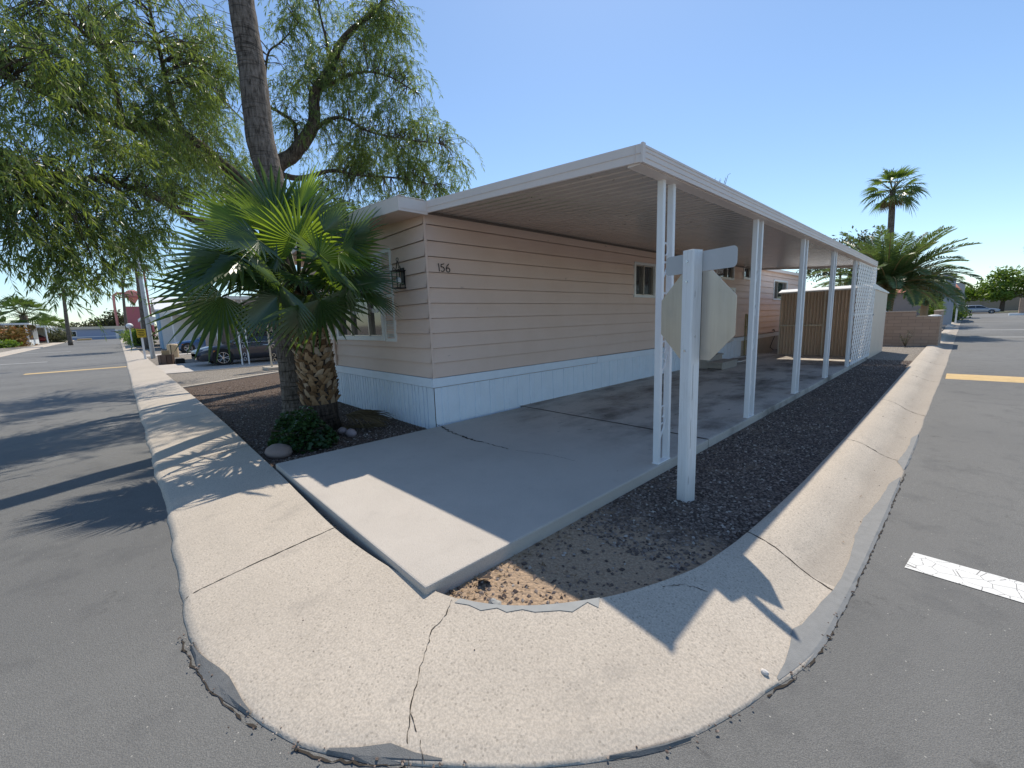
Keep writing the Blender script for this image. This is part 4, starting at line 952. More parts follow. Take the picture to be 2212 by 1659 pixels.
def spray(p, L, down, nl, rad):
    """a thin drooping twig carrying narrow leaves"""
    a = random.uniform(0, 6.28); d = Vector((math.cos(a), math.sin(a), random.uniform(-.2, .5))).normalized(); p = Vector(p); pts = [p]
    for i in range(6):
        d = (d+Vector((0, 0, -down))).normalized(); pts.append(pts[-1]+d*L/6)
    tw.tube(pts, [rad]+[rad*.8, rad*.65, rad*.5, rad*.4, rad*.3, rad*.2], 3, cap=False)
    for i in range(nl):
        t = (i+random.random())/nl*5.99; j = int(t); b = pts[j].lerp(pts[j+1], t-j); ax = (pts[j+1]-pts[j]).normalized()
        sd = ax.orthogonal(); sd.rotate(Matrix.Rotation(random.uniform(0, 6.28), 3, ax)) if False else None
        q = random.uniform(0, 6.28); u = ax.orthogonal().normalized(); v = ax.cross(u); s = u*math.cos(q)+v*math.sin(q)
        ld = (ax*.75+s*.75+Vector((0, 0, -.45))).normalized(); ll = random.uniform(.075, .135); w = ll*random.uniform(.07, .10)
        wv = ld.cross(Vector((random.gauss(0, 1), random.gauss(0, 1), random.gauss(0, 1)))).normalized()*w; mid = b+ld*ll*.45; tip = b+ld*ll+Vector((0, 0, -.012))
        lv.add([b, mid-wv, tip, mid+wv], [(0, 1, 2, 3)])
def canopy(blobs, dens, L0, L1, nl):
    for x, y, z, rr, asp in blobs:
        n_ = int(dens*rr**1.9)
        # each blob holds a few tighter clumps so that light and dark masses and gaps form
        cl = [(random.gauss(0, .5)*rr, random.gauss(0, .5)*rr, random.gauss(0, .5)*rr*asp, random.uniform(.16, .34)*rr) for _ in range(5)]
        for i in range(n_):
            c = random.choice(cl) if random.random() < .86 else (0, 0, 0, rr*.7)
            p = (x+c[0]+random.gauss(0, c[3]), y+c[1]+random.gauss(0, c[3]), z+c[2]+random.gauss(0, c[3])*asp)
            spray(p, random.uniform(L0, L1), random.uniform(.12, .5), nl, .004)
            if i % 3 == 0:
                j = int(np.argmin(((LPA-np.array(p))**2).sum(1))); e = Vector(LPA[j]); P_ = Vector(p); mm = (e+P_)/2+Vector((random.uniform(-.15, .15), random.uniform(-.15, .15), .12*(e-P_).length+.05))
                dd = (e-P_).length
                tw.tube([e, e.lerp(mm, .6)+Vector((0, 0, .03)), mm, P_], [min(.02, .006+.006*dd), .009, .007, .004], 4, cap=False)
canopy([(a, b, c, d*(.9 if c < 4.3 else 1), e) for a, b, c, d, e in LEFT], 215, .4, .85, 26)
canopy([(a, b, c+.42, d, e) for a, b, c, d, e in HANG], 640, .35, .7, 24)
canopy(BACK, 190, .4, .85, 24)
canopy(RIGHT, 200, .4, .8, 25)
m.v_off = len(m.v); m.add(tw.v, tw.f)
m.obj('trunk', M['bark'], tr, smooth=True); lv.obj('crown', M['treeleaf'], tr)
# ================================================================ CARS
def make_car(name, label, paint, loc, rz, L=4.75, H=1.45, wagon=False, group=None, rims=True):
    """nose points to local -Y"""
    root = thing(name, label, 'car', (0, 0, 0), group); hw = .91; h0 = -L/2
    st_y = [0, .06, .2, .5, .95, 1.35, 1.6, 2.4, 3.4, 3.75, 4.2, 4.6, 4.75]
    hood = [.60, .66, .72, .80, .86, .90, .93, .95, .97, .98, .98, .96, .80]
    if wagon: hood[9:] = [.98, .99, 1.0, .9]
    wid = [.68, .78, .84, .88, .905, .91, .91, .91, .91, .90, .88, .83, .72]
    zb = [.30, .24, .21, .20, .19, .19, .19, .19, .19, .20, .22, .26, .34]
    m = MB(); n = 11
    for y, h, w, b in zip(st_y, hood, wid, zb):
        y = h0+y*L/4.75; h = h*H/1.45
        sec = [(0, b), (.8*w, b), (.97*w, b+.10), (w, b+.26), (w*1.0, h-.22), (w*.985, h-.09), (w*.93, h-.02), (w*.75, h+.012), (w*.4, h+.025), (0, h+.03)]
        m.v += [(x, y, z) for x, z in sec]+[(-x, y, z) for x, z in sec[1:-1]][::-1]
    n = 18
    for i in range(len(st_y)-1):
        for k in range(n): m.f.append((i*n+k, i*n+(k+1) % n, (i+1)*n+(k+1) % n, (i+1)*n+k))
    m.f += [tuple(range(n-1, -1, -1)), tuple((len(st_y)-1)*n+k for k in range(n))]
    m.obj('body', paint, root, smooth=True)
    # greenhouse
    cab = [(1.45, .92, .78, .0), (2.15, 1.34, .69, .0), (2.45, 1.43, .66, 0), (3.0, 1.45, .65, 0), (3.45, 1.41, .65, 0), (4.25, .96, .74, 0)]
    if wagon: cab = [(1.35, .92, .78, 0), (2.1, 1.36, .70, 0), (2.5, 1.46, .68, 0), (3.4, 1.46, .67, 0), (4.3, 1.40, .66, 0), (4.68, .98, .76, 0)]
    m = MB()
    for y, z, w, _ in cab:
        y = h0+y*L/4.75; z = z*H/1.45; m.v += [(.80, y, .90*H/1.45), (w+.02, y, z-.05), (w-.06, y, z), (-(w-.06), y, z), (-(w+.02), y, z-.05), (-.80, y, .90*H/1.45)]
    for i in range(len(cab)-1):
        for k in range(5): m.f.append((i*6+k, i*6+k+1, (i+1)*6+k+1, (i+1)*6+k))
    m.obj('windows', M['glass'], root, smooth=True)
    m = MB()
    mid = cab[1:-1] if not wagon else cab[1:-1]
    for y, z, w, _ in mid:
        y = h0+y*L/4.75; z = z*H/1.45+.012; m.v += [(w+.03, y, z-.065), (w-.05, y, z), (0, y, z+.02), (-(w-.05), y, z), (-(w+.03), y, z-.065)]
    for i in range(len(mid)-1):
        for k in range(4): m.f.append((i*5+k, i*5+k+1, (i+1)*5+k+1, (i+1)*5+k))
    for s in (-1, 1):
        pts = [(s*(w+.03), h0+y*L/4.75, z*H/1.45-.05) for y, z, w, _ in cab]; pts[0] = (s*.82, pts[0][1], .9*H/1.45); pts[-1] = (s*.8, pts[-1][1], .93*H/1.45)
        m.tube(pts, .032, 6); ym = h0+2.85*L/4.75; m.tube([(s*.82, ym, .93*H/1.45), (s*.69, ym+.05, 1.40*H/1.45)], .035, 6)
    m.obj('roof', paint, root, smooth=True)
    for s in (-1, 1):
        m = MB(); m.tube([(s*.835, h0+1.5*L/4.75, .935*H/1.45), (s*.85, h0+2.6*L/4.75, .955*H/1.45), (s*.83, h0+4.1*L/4.75, .965*H/1.45)], .012, 5)
        m.obj('chrome_trim', M['chrome'], root)
        m = MB(); m.tube([(s*.915, h0+2.55*L/4.75, .80), (s*.94, h0+2.62*L/4.75, .80), (s*.915, h0+2.75*L/4.75, .80)], .016, 5); m.obj('door_handle', M['chrome'], root)
    for s in (-1, 1):
        m = MB(); y0 = h0+.16*L/4.75; m.prism([(s*.50, y0-.09, .62), (s*.80, y0+.02, .62), (s*.865, y0+.33, .70), (s*.84, y0+.34, .77), (s*.70, y0+.1, .74), (s*.52, y0, .70)], (s*.01, -.03, .005)); m.obj('headlight', HEAD, root)
        m = MB(); m.box((s*.86-.04, h0+.62, .60), (s*.86+.035, h0+.74, .66)); m.obj('side_marker', AMBER, root)
    m = MB()
    for z in (.56, .60, .64): m.box((-.45, h0-.035, z), (.45, h0-.012, z+.018))
    m.obj('grille', M['chrome'], root)
    m = MB(); m.box((-.5, h0+.0, .32), (.5, h0-.02, .42)); m.box((.55, h0+.06, .30), (.78, h0+.04, .40)); m.box((-.78, h0+.06, .30), (-.55, h0+.04, .40)); m.obj('intake', M['dark'], root)
    for yw in (.95, 3.72):
        for s in (-1, 1):
            y = h0+yw*L/4.75
            m = MB(); m.cyl((s*.80, y, .335), (s*.915, y, .335), .40, 28); m.obj('wheel_arch', M['dark'], root)
            m = MB(); m.tube([(s*.72, y, .33), (s*.73, y, .33), (s*.90, y, .33), (s*.92, y, .33), (s*.921, y, .33)], [.30, .33, .33, .31, .24], 28); w = m.obj('wheel', M['rubber'], root, smooth=False)
            m = MB(); m.tube([(s*.905, y, .33), (s*.928, y, .33)], [.235, .235], 28)
            o = m.obj('rim_disc', M['dark'], w)
            m = MB()
            for k in range(5):
                for da in (-.16, .16):
                    a = k*2*math.pi/5+da; m.tube([(s*.932, y+.05*math.cos(a), .33+.05*math.sin(a)), (s*.934, y+.225*math.cos(a+da*.25), .33+.225*math.sin(a+da*.25))], .015, 5)
            m.cyl((s*.925, y, .33), (s*.945, y, .33), .055, 12)
            k = 28; m.tube([(s*.93, y+.23*math.cos(2*math.pi*i/k), .33+.23*math.sin(2*math.pi*i/k)) for i in range(k+1)], .012, 5)
            m.obj('rim', M['chrome'], w)
    for s in (-1, 1):
        m = MB(); m.blob((s*.98, h0+1.62*L/4.75, .97*H/1.45), (.10, .06, .065), 10, 6); m.obj('mirror', paint, root, smooth=True)
    root.location = loc; root.rotation_euler = (0, 0, rz); return root
HEAD = glassm('headlight_glass', (.35, .36, .37), .1); AMBER = plain('amber_lens', (.6, .2, .04), .3)
def paintm(name, col): t = NT(name); t.b.inputs['Coat Weight'].default_value = .6; return t.fin(col, .28, .35, .5)
make_car('sedan', 'dark grey sedan parked nose to street under the neighbouring carport', paintm('grey_car_paint', (.065, .065, .078)), (-17.95, 1.50, -.075), 0)
make_car('sedan', 'blue sedan partly hidden behind the beige utility box', paintm('blue_car_paint', (.05, .12, .26)), (-33.2, 1.75, -.06), 0)
make_car('estate_car', 'silver estate car parked side-on at the far end of the road', paintm('silver_car_paint', (.32, .35, .40)), (6.9, 114, -.16), math.pi/2, 5.0, 1.55, True)
make_car('estate_car', 'white car with dark roof parked behind the block wall', paintm('white_car_paint', (.62, .62, .6)), (1.7, 25.0, -.10), math.pi/2, 4.9, 1.82, True)
make_car('estate_car', 'red car deep in the shade of a far white carport', paintm('red_car_paint', (.25, .02, .03)), (-107, -13.6, .38), math.pi, 4.6, 1.5, True)

# ================================================================ LEFT-HAND NEIGHBOURS
greyw = plain('grey_panel_wall', (.36, .33, .32), .7, amt=.25, scale=1.5)
def panelwall(name, col):
    t = NT(name); w = t.new('ShaderNodeTexWave', wave_type='BANDS', bands_direction='Y'); t.l.new(t.co(), w.inputs[0]); w.inputs['Scale'].default_value = 2.2; w.inputs['Distortion'].default_value = 0
    c = t.mix(t.ramp(w.outputs['Fac'], [(.0, 1.), (.08, 0.)]), col, tuple(x*.45 for x in col)); n = t.noise(2, 5, .6)
    c = t.mix(t.math('MULTIPLY', n, .3), c, tuple(x*.7 for x in col)); return t.fin(c, .7)
nb = thing('mobile_home', 'brown vertical-panelled home with carport behind the dark grey sedan', 'mobile home', (-23, 7, -.1))
m = MB(); m.box((-25.5, .55, -.1), (-20.5, 15, 2.75)); m.obj('wall', panelwall('brown_panels', (.30, .235, .20)), nb)
m = MB(); m.box((-20.6, .45, -.1), (-20.42, .58, 2.75)); m.box((-20.497, 1.4, .9), (-20.46, 1.5, 1.5)); m.obj('corner_trim', M['white'], nb)
m = MB(); m.box((-25.8, .2, 2.75), (-20.4, 15.2, 2.95)); m.box((-20.4, .3, 2.72), (-16.1, 13, 2.86)); m.obj('roof', M['trimwhite'], nb)
def simple_post(parent, x, y, z0, z1, mat, gap=.13):
    m = MB(); m.box((x-.03, y-gap-.025, z0), (x+.03, y-gap+.025, z1)); m.box((x-.03, y+gap-.025, z0), (x+.03, y+gap+.025, z1))
    for zc in np.arange(z0+.35, z1-.2, .55):
        for sg in (1, -1): m.tube([(x, y+sg*(.05*math.cos(a)), zc+.10*sg+.07*math.sin(a)) for a in np.linspace(-1.6, 3.6, 10)], .010, 4)
    return m.obj('post', mat, parent)
for y in (.77, 3.4, 6.0): simple_post(nb, -16.35, y, -.08, 2.72, M['white'])
pp = thing('porch_post', 'beige scrollwork post standing on pale block beside the neighbouring gravel', 'post', (-13.0, 1.1, -.1))
simple_post(pp, -13.0, 1.12, -.02, 2.6, plain('cream_post', (.62, .55, .42), .6), .12)
m = MB(); m.box((-13.1, 1.0, 2.6), (-12.9, 5, 2.72)); m.obj('beam', plain('cream_beam', (.6, .54, .42), .6), pp)
m = MB(); m.box((-13.35, .75, -.12), (-12.5, 1.5, -.0)); m.obj('base', M['curbstrip'], pp)
# white gabled home with blue end
hb = thing('mobile_home', 'white-roofed gabled home with a light blue front wall up the left street', 'mobile home', (-45.5, 6, 0))
m = MB(); g0 = -.02
m.box((-48, -.3, g0), (-43.4, 14, 3.45)); m.prism([(-48, -.3, 3.45), (-43.4, -.3, 3.45), (-45.7, -.3, 4.5)], (0, .1, 0)); m.obj('wall', plain('pale_home_wall', (.74, .73, .72), .6), hb)
m = MB(); m.box((-46.6, -.42, g0), (-43.6, -.305, 3.4)); m.obj('blue_panel', plain('light_blue_panel', (.33, .48, .62), .6, amt=.1), hb)
m = MB(); m.prism([(-43.0, -.6, 3.36), (-43.0, -.6, 3.46), (-45.7, -.6, 4.66), (-48.4, -.6, 3.46), (-48.4, -.6, 3.36), (-45.7, -.6, 4.54)], (0, 15, 0)); m.obj('roof', M['white'], hb)
m = MB(); m.box((-43.39, 3, g0), (-43.3, 3.3, 3.4)); m.box((-40.2, .2, g0), (-40.1, .3, 2.9)); m.box((-43.4, .0, 2.9), (-40, 9, 3.0)); m.obj('awning', M['trimwhite'], hb)
cb = thing('carport', 'low dark carport with white roof edge beside the bright green hedge', 'carport', (-56, 2, 0))
m = MB(); m.box((-60.5, -1.3, 2.75), (-50.5, 7, 3.05)); m.obj('roof', M['white'], cb)
m = MB(); m.box((-60, .8, .05), (-51, 7, 2.75)); m.obj('wall', plain('maroon_wall', (.14, .09, .085), .7), cb)
for x in (-60.2, -55.5, -50.8):
    m = MB(); m.box((x-.08, -1.15, .03), (x+.08, -1.0, 2.75)); m.obj('post', M['trimwhite'], cb)
lp = thing('light_pole', 'plain galvanised grey light pole at the sidewalk edge up the left street', 'light pole', (-28.05, -1.8, -.1))
m = MB(); m.tube([(-28.05, -1.8, -.12), (-27.98, -1.8, 3), (-27.9, -1.8, 7.5)], [.12, .105, .08], 12); m.obj('pole', plain('galvanised', (.46, .47, .48), .45, metal=.3), lp)
m = MB(); m.tube([(-27.9, -1.8, 7.4), (-27.9, -2.2, 7.7), (-27.9, -3.2, 7.75)], .035, 6); m.obj('arm', M['alu'], lp)
m = MB(); m.box((-28.05, -3.6, 7.66), (-27.75, -3.0, 7.8)); m.obj('lamp_head', M['alu'], lp)
m = MB(); m.box((-28.2, -1.65, 1.9), (-27.9, -1.5, 2.4)); m.obj('box', M['trimwhite'], lp)
ws = thing('warning_sign', 'small yellow sign with dark lettering on white post by the left sidewalk', 'street sign', (-26.9, -2.2, -.1))
m = MB(); m.box((-26.95, -2.25, -.12), (-26.85, -2.15, 1.6)); m.obj('post', M['white'], ws)
m = MB(); m.box((-26.845, -2.4, 1.2), (-26.82, -2.0, 1.68)); m.obj('panel', plain('yellow_sign', (.62, .42, .03), .5), ws)
m = MB()
for z, w in ((1.57, .15), (1.47, .12), (1.37, .16), (1.28, .1)): m.box((-26.819, -2.2-w, z), (-26.816, -2.2+w, z+.035))
m.obj('lettering', M['black'], ws)
ub = MB(); ub.tube([(-27.8, -.85, -.1), (-27.8, -.85, .66), (-27.8, -.85, .72), (-27.8, -.85, .74)], [.27, .28, .25, .1], 16)
u = thing('utility_box', 'beige upright utility box with dark strap in front of blue sedan', 'utility box', (-27.8, -.85, -.1)); ub.obj('cabinet', plain('beige_plastic', (.66, .50, .31), .6), u, smooth=False)
m = MB(); m.box((-27.525, -.98, -.1), (-27.51, -.95, .72)); m.obj('strap', M['dark'], u)
pl = thing('planter', 'weathered brown wooden planter with small crate at the left sidewalk', 'planter', (-21.4, -1.6, -.1)); wood = plain('old_wood', (.16, .11, .085), .85, amt=.4, scale=10)
m = MB()
for k in range(9):
    a0 = 2*math.pi*k/9; m.prism([(-21.4+.32*math.cos(a0), -1.6+.32*math.sin(a0), -.1), (-21.4+.32*math.cos(a0+.62), -1.6+.32*math.sin(a0+.62), -.1), (-21.4+.27*math.cos(a0+.62), -1.6+.27*math.sin(a0+.62), -.1), (-21.4+.27*math.cos(a0), -1.6+.27*math.sin(a0), -.1)], (0, 0, .46))
m.obj('staves', wood, pl); m = MB(); m.cyl((-21.4, -1.6, -.05), (-21.4, -1.6, .28), .26, 14); m.obj('soil', M['crack'], pl)
m = MB(); m.box((-21.75, -1.25, -.1), (-21.3, -.9, .12)); m.box((-21.72, -1.22, .12), (-21.33, -.93, .13)); tag(m.obj('crate', M['dark'], bevel=.02), 'dark low crate on gravel right behind the wooden planter', 'crate')
m = MB(); m.box((-21.56, -1.75, .37), (-21.24, -1.45, .40)); m.box((-21.55, -1.74, .40), (-21.25, -1.71, .58)); m.box((-21.55, -1.49, .40), (-21.25, -1.46, .58)); m.box((-21.55, -1.71, .40), (-21.53, -1.49, .57)); m.box((-21.27, -1.71, .40), (-21.25, -1.49, .57))
tag(m.obj('wooden_box', plain('light_crate_wood', (.4, .29, .17), .8)), 'small pale wooden box standing on top of the brown planter', 'box')
hy = thing('hydrant', 'red fire hydrant beside the low dark carport up the left street', 'hydrant', (-48.6, -1.3, 0)); red = plain('red_paint', (.5, .05, .03), .5)
m = MB(); m.tube([(-48.6, -1.3, .03), (-48.6, -1.3, .1), (-48.6, -1.3, .1), (-48.6, -1.3, .7), (-48.6, -1.3, .72), (-48.6, -1.3, .92)], [.2, .2, .14, .14, .18, .05], 12); m.obj('barrel', red, hy)
m = MB(); m.cyl((-48.6, -1.55, .55), (-48.6, -1.05, .55), .07, 10); m.obj('nozzle', red, hy); m = MB(); m.cyl((-48.4, -1.3, .5), (-48.6, -1.3, .5), .08, 10); m.obj('nozzle', red, hy)
gl = thing('garden_lamp', 'white globe lamp on short post next to the bright green hedge', 'lamp', (-54.5, -2.2, .05)); m = MB(); m.cyl((-54.5, -2.2, 0), (-54.5, -2.2, 2.0), .06, 8); m.obj('post', M['white'], gl); m = MB(); m.blob((-54.5, -2.2, 2.25), (.3, .3, .28)); m.obj('globe', M['white'], gl, smooth=True)

# ---------------------------------------------------------------- leafy plants
def leaf_mass(mb, c, r, n, s0, s1, power=.55, flat=0.0, floor=None):
    c = Vector(c)
    cl = []
    for _ in range(max(5, int(9))):
        d = Vector((random.gauss(0, 1), random.gauss(0, 1), random.gauss(0, .8))).normalized(); cl.append(Vector((d.x*r[0], d.y*r[1], d.z*r[2]))*random.uniform(.35, .8))
    for _ in range(n):
        if random.random() < .72: b = random.choice(cl); p = b+Vector((random.gauss(0, .23)*r[0], random.gauss(0, .23)*r[1], random.gauss(0, .23)*r[2]))
        else:
            d = Vector((random.gauss(0, 1), random.gauss(0, 1), random.gauss(0, 1))).normalized()*random.random()**power; p = Vector((d.x*r[0], d.y*r[1], d.z*r[2]))
        p = c+p
        if floor is not None and p.z < floor: p.z = floor+random.random()*.2
        nn = Vector((random.gauss(0, 1), random.gauss(0, 1), random.gauss(.6, .8))).normalized(); u = nn.orthogonal().normalized(); v = nn.cross(u); s = random.uniform(s0, s1)
        a = random.uniform(0, 6.28); u, v = u*math.cos(a)+v*math.sin(a), v*math.cos(a)-u*math.sin(a)
        mb.add([p-u*s, p-v*s*.45, p+u*s, p+v*s*.45], [(0, 1, 2, 3)])
def bushy_tree(label, base, trunk_h, blobs, leaves, s, mat, name='tree', cat='tree', tr_=.18, group=None):
    t = thing(name, label, cat, base, group); m = MB(); B = Vector(base)
    m.tube([B, B+Vector((.05, .05, trunk_h*.6)), B+Vector((.1, 0, trunk_h))], [tr_*1.2, tr_, tr_*.8], 8)
    for c, r in blobs: m.tube([B+Vector((.08, 0, trunk_h*.75)), (B+Vector((0, 0, trunk_h))).lerp(Vector(c), .5)+Vector((0, 0, .2)), Vector(c)+Vector((0, 0, -.1*r[2]))], [tr_*.7, tr_*.4, tr_*.15], 6)
    m.obj('trunk', M['bark'], t); m = MB(); tot = sum(r[0]*r[1] for _, r in blobs)
    for c, r in blobs: leaf_mass(m, c, r, int(leaves*r[0]*r[1]/tot), s[0], s[1])
    m.obj('crown', mat, t); return t
def bush(label, c, r, n, s, mat, name='bush', cat='bush', g=0.):
    t = thing(name, label, cat, (c[0], c[1], c[2]-r[2])); m = MB(); leaf_mass(m, c, r, n, s[0], s[1], .4, floor=c[2]-r[2]); m.obj('foliage', mat, t)
    m = MB()
    for i in range(6): m.tube([(c[0], c[1], c[2]-r[2]), (c[0]+random.uniform(-.5, .5)*r[0], c[1]+random.uniform(-.5, .5)*r[1], c[2])], [.05, .02], 5)
    m.obj('stems', M['bark'], t); return t
hd = thing('hedge', 'bright green clipped hedge along the far left sidewalk', 'hedge', (-65, -1.4, .1)); m = MB()
for i in range(8): leaf_mass(m, (-73+i*2.3, -1.35, .95), (1.7, 1.35, 1.1), 700, .1, .2, .35, floor=.15)
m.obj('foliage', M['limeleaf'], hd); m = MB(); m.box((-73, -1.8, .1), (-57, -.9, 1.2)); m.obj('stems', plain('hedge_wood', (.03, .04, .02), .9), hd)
bush('large bush with orange red top at the left edge', (-81, -14.2, 1.5), (3.0, 2.4, 1.7), 2600, (.14, .3), M['redleaf'])
bush('low yellow green bush in front of the orange bush', (-76.5, -13.6, .6), (1.6, 1.2, .7), 900, (.12, .25), M['limeleaf'])
bush('dark grey green bush at the foot of the slim far palm', (-104, -11.0, 1.2), (2.4, 1.6, 1.5), 900, (.15, .3), M['oliveleaf'])
def distant_palm(label, x, y, g, crown_z, R, n=26, tr_=.2, seed=1, mat='palmleaf', lo=-.75, lean=(0, 0), group=None):
    t = thing('fan_palm', label, 'palm tree', (x, y, g), group); m = MB(); k = 14; P_, r_ = [], []
    for i in range(k+1):
        f = i/k; P_.append((x+lean[0]*f*f, y+lean[1]*f*f, g+(crown_z-g)*f)); r_.append(tr_*(1.35-.5*f)*(1+random.uniform(-.05, .05)))
    m.tube(P_, r_, 10, jit=.04); m.obj('trunk', M['palmbark'], t, smooth=True)
    fan_palm_crown('crown', t, P_[-1], R, n, M[mat], 14, seed, lo=lo)
    s = random.getstate(); m = MB()
    for i in range(6):
        a = random.uniform(0, 6.28); fan_leaf(m, Vector(P_[-1])+Vector((math.cos(a)*.3*R, math.sin(a)*.3*R, -.35*R)), Vector((math.cos(a)*.15, math.sin(a)*.15, -1))*R*.45, Vector((math.cos(a), math.sin(a), .2)), 40, 8, droop=.1)
    m.obj('dead_leaves', M['deadleaf'], t); return t
distant_palm('short stocky fan palm behind the orange bush at left', -89.3, -13.0, .3, 4.6, 3.1, 30, .5, 21, 'bgleaf', -.5)
distant_palm('slim fan palm in front of the far blue home', -74.8, -7.9, .2, 7.6, 1.7, 24, .18, 22, lean=(.4, .3))
distant_palm('small low fan palm between the far left carports and blue home', -112, -12.2, .4, 3.0, 2.6, 22, .3, 23, 'bgleaf', -.3)
distant_palm('thin far palm to the left of the pink industrial cyclone', -100, -1.9, .35, 11.2, 2.0, 24, .2, 24, lean=(0, .5))
distant_palm('palm crown directly behind the grey light pole', -45.6, -1.3, .0, 8.2, 2.0, 28, .2, 25, lean=(.2, .1))
for i, (y, x, h, w, lb) in enumerate(((-16, -162, 5.5, 4.5, 'far olive tree at the left end of the tree row'), (-10.5, -158, 5.2, 4, 'low far olive tree over the left part of the blue home'), (-6.5, -160, 6.6, 4, 'far tree over the middle of the blue home'), (-2.4, -158, 8.6, 3.8, 'tallest far dark tree in the row behind the blue home'), (1.5, -150, 6.2, 3.6, 'far dark tree right below the pink cyclone'))):
    bushy_tree(lb, (x, y, .4), h*.4, [((x, y, h*.62), (w, w*.9, h*.36)), ((x, y+w*.5, h*.5), (w*.7, w*.6, h*.3))], 1300, (.25, .55), M['oliveleaf'], group='row of trees behind the far blue home')
# far blue mobile home across the end of the street
bm = thing('mobile_home', 'long light blue mobile home with cream roof across the far street end', 'mobile home', (-129, -9, .4))
m = MB(); m.box((-131, -19, .35), (-127, -3.6, 2.75)); m.obj('wall', plain('soft_blue_wall', (.30, .36, .50), .6, amt=.1), bm)
m = MB(); m.box((-131, -3.599, .35), (-127, -1.5, 2.75)); m.obj('white_wall', M['trimwhite'], bm)
m = MB(); m.box((-131.3, -19.3, 2.75), (-126.6, -1.2, 3.3)); m.obj('roof', plain('cream_roof', (.62, .55, .43), .6), bm)
m = MB(); m.box((-126.999, -19, 1.0), (-126.95, -3.61, 1.15)); m.box((-126.999, -11.1, 1.2), (-126.94, -9.8, 2.4)); m.obj('trim', M['white'], bm)
m = MB(); m.box((-126.94, -11.0, 1.3), (-126.9, -10.5, 2.3)); m.obj('window', M['glass'], bm); m = MB(); m.box((-126.94, -10.4, 1.3), (-126.9, -9.9, 2.3)); m.obj('window', M['glass'], bm)
m = MB(); m.box((-126.99, -3.1, .4), (-126.93, -2.2, 2.4)); m.obj('door', plain('blue_grey_door', (.3, .35, .4), .6), bm)
m = MB(); m.box((-121, -9.6, .42), (-120.2, -7.4, .75)); tag(m.obj('kerb_block', M['yellowpaint'], bevel=.1), 'long yellow block at the road end before the far blue home', 'block')
# pink industrial cyclone on its tower
cy = thing('dust_cyclone', 'pink industrial cyclone hopper on a red panelled tower in the distance', 'industrial tower', (-135, .4, .5)); pk = plain('pink_metal', (.62, .27, .24), .6, amt=.15); rd = plain('faded_red_panels', (.42, .13, .15), .7, amt=.2)
m = MB(); m.tube([(-135, .5, 8.3), (-135, .5, 9.2), (-135, .5, 10.6), (-135, .5, 11.4), (-135, .5, 11.4), (-135, .5, 11.7), (-135, .5, 12.0)], [.15, .6, 1.45, 1.5, 1.1, 1.1, .5], 20); m.obj('hopper', pk, cy)
m = MB(); m.box((-136.4, -1.4, .3), (-133.6, 2.2, 8.0)); m.obj('panel_tower', rd, cy)
m = MB()
for y in (-1.3, 2.1):
    for x in (-136.2, -133.8): m.tube([(x, y, 8.0), (x, y*.95, 10.3)], .12, 6)
m.box((-136.5, -2.0, 10.2), (-133.5, 2.6, 10.32)); m.obj('frame', rd, cy)
m = MB(); m.tube([(-135, -.9, 11.2), (-135, -2.2, 11.2), (-135, -2.9, 10.6), (-135, -3.0, 8), (-135, -3.0, .4)], .28, 8); m.obj('duct', pk, cy)
m = MB(); m.tube([(-134, 3.4, .3), (-134, 3.3, 16.5)], .22, 8); m.obj('mast', rd, cy)
# homes on the far side of the left street
h1 = thing('mobile_home', 'tan gabled home with white roof edge behind the orange bush', 'mobile home', (-90, -19, .3))
m = MB(); m.box((-96, -24, .3), (-84, -16.2, 3.0)); m.prism([(-84, -24, 3.0), (-84, -16.2, 3.0), (-84, -20, 4.6)], (-.1, 0, 0)); m.obj('wall', plain('tan_wall', (.42, .31, .21), .7), h1)
m = MB(); m.prism([(-83.5, -15.6, 2.9), (-83.5, -15.6, 3.1), (-83.5, -20, 4.9), (-83.5, -24.6, 3.1), (-83.5, -24.6, 2.9), (-83.5, -20, 4.7)], (-13, 0, 0)); m.obj('roof', M['white'], h1)
h2 = thing('porch', 'white walled porch with red brown slatted railing left of the street', 'porch', (-89, -13.5, .25))
m = MB(); m.box((-94, -16.1, .25), (-84.5, -12.4, 1.05)); m.box((-94, -16.1, 1.05), (-93.8, -12.4, 3.2)); m.box((-84.7, -12.6, 1.05), (-84.5, -12.4, 3.3)); m.box((-84.7, -16.1, 1.05), (-84.5, -15.9, 3.2)); m.obj('wall', M['trimwhite'], h2)
m = MB()
for y in np.arange(-15.6, -12.7, .35): m.box((-84.66, y, 1.05), (-84.56, y+.16, 2.1))
m.box((-84.68, -16, 2.1), (-84.54, -12.61, 2.22)); m.obj('railing', plain('red_wood', (.32, .10, .06), .7), h2)
m = MB(); m.box((-93.7, -16, 1.05), (-85.2, -15.6, 3.0)); m.obj('screen', greyw, h2)
m = MB(); m.box((-94.5, -16.5, 3.2), (-84.2, -12.1, 3.42)); m.obj('roof', M['white'], h2)
h3 = thing('carport', 'white far carport with grey shed and sloping struts left of the street', 'carport', (-108, -14, .4))
m = MB(); m.box((-118, -18, 3.0), (-101, -11.8, 3.3)); m.obj('roof', M['white'], h3)
m = MB(); m.box((-118, -18, .35), (-111, -13.2, 3.0)); m.obj('shed_wall', plain('grey_green_wall', (.36, .38, .34), .7), h3)
for x in (-101.3, -105.5, -110, -117.5):
    m = MB(); m.tube([(x, -12.1, .3), (x, -12.1, 3.0)], .09, 6); m.tube([(x, -11.0, 2.3), (x, -12.0, 3.05)], .06, 6); m.obj('post', M['white'], h3)
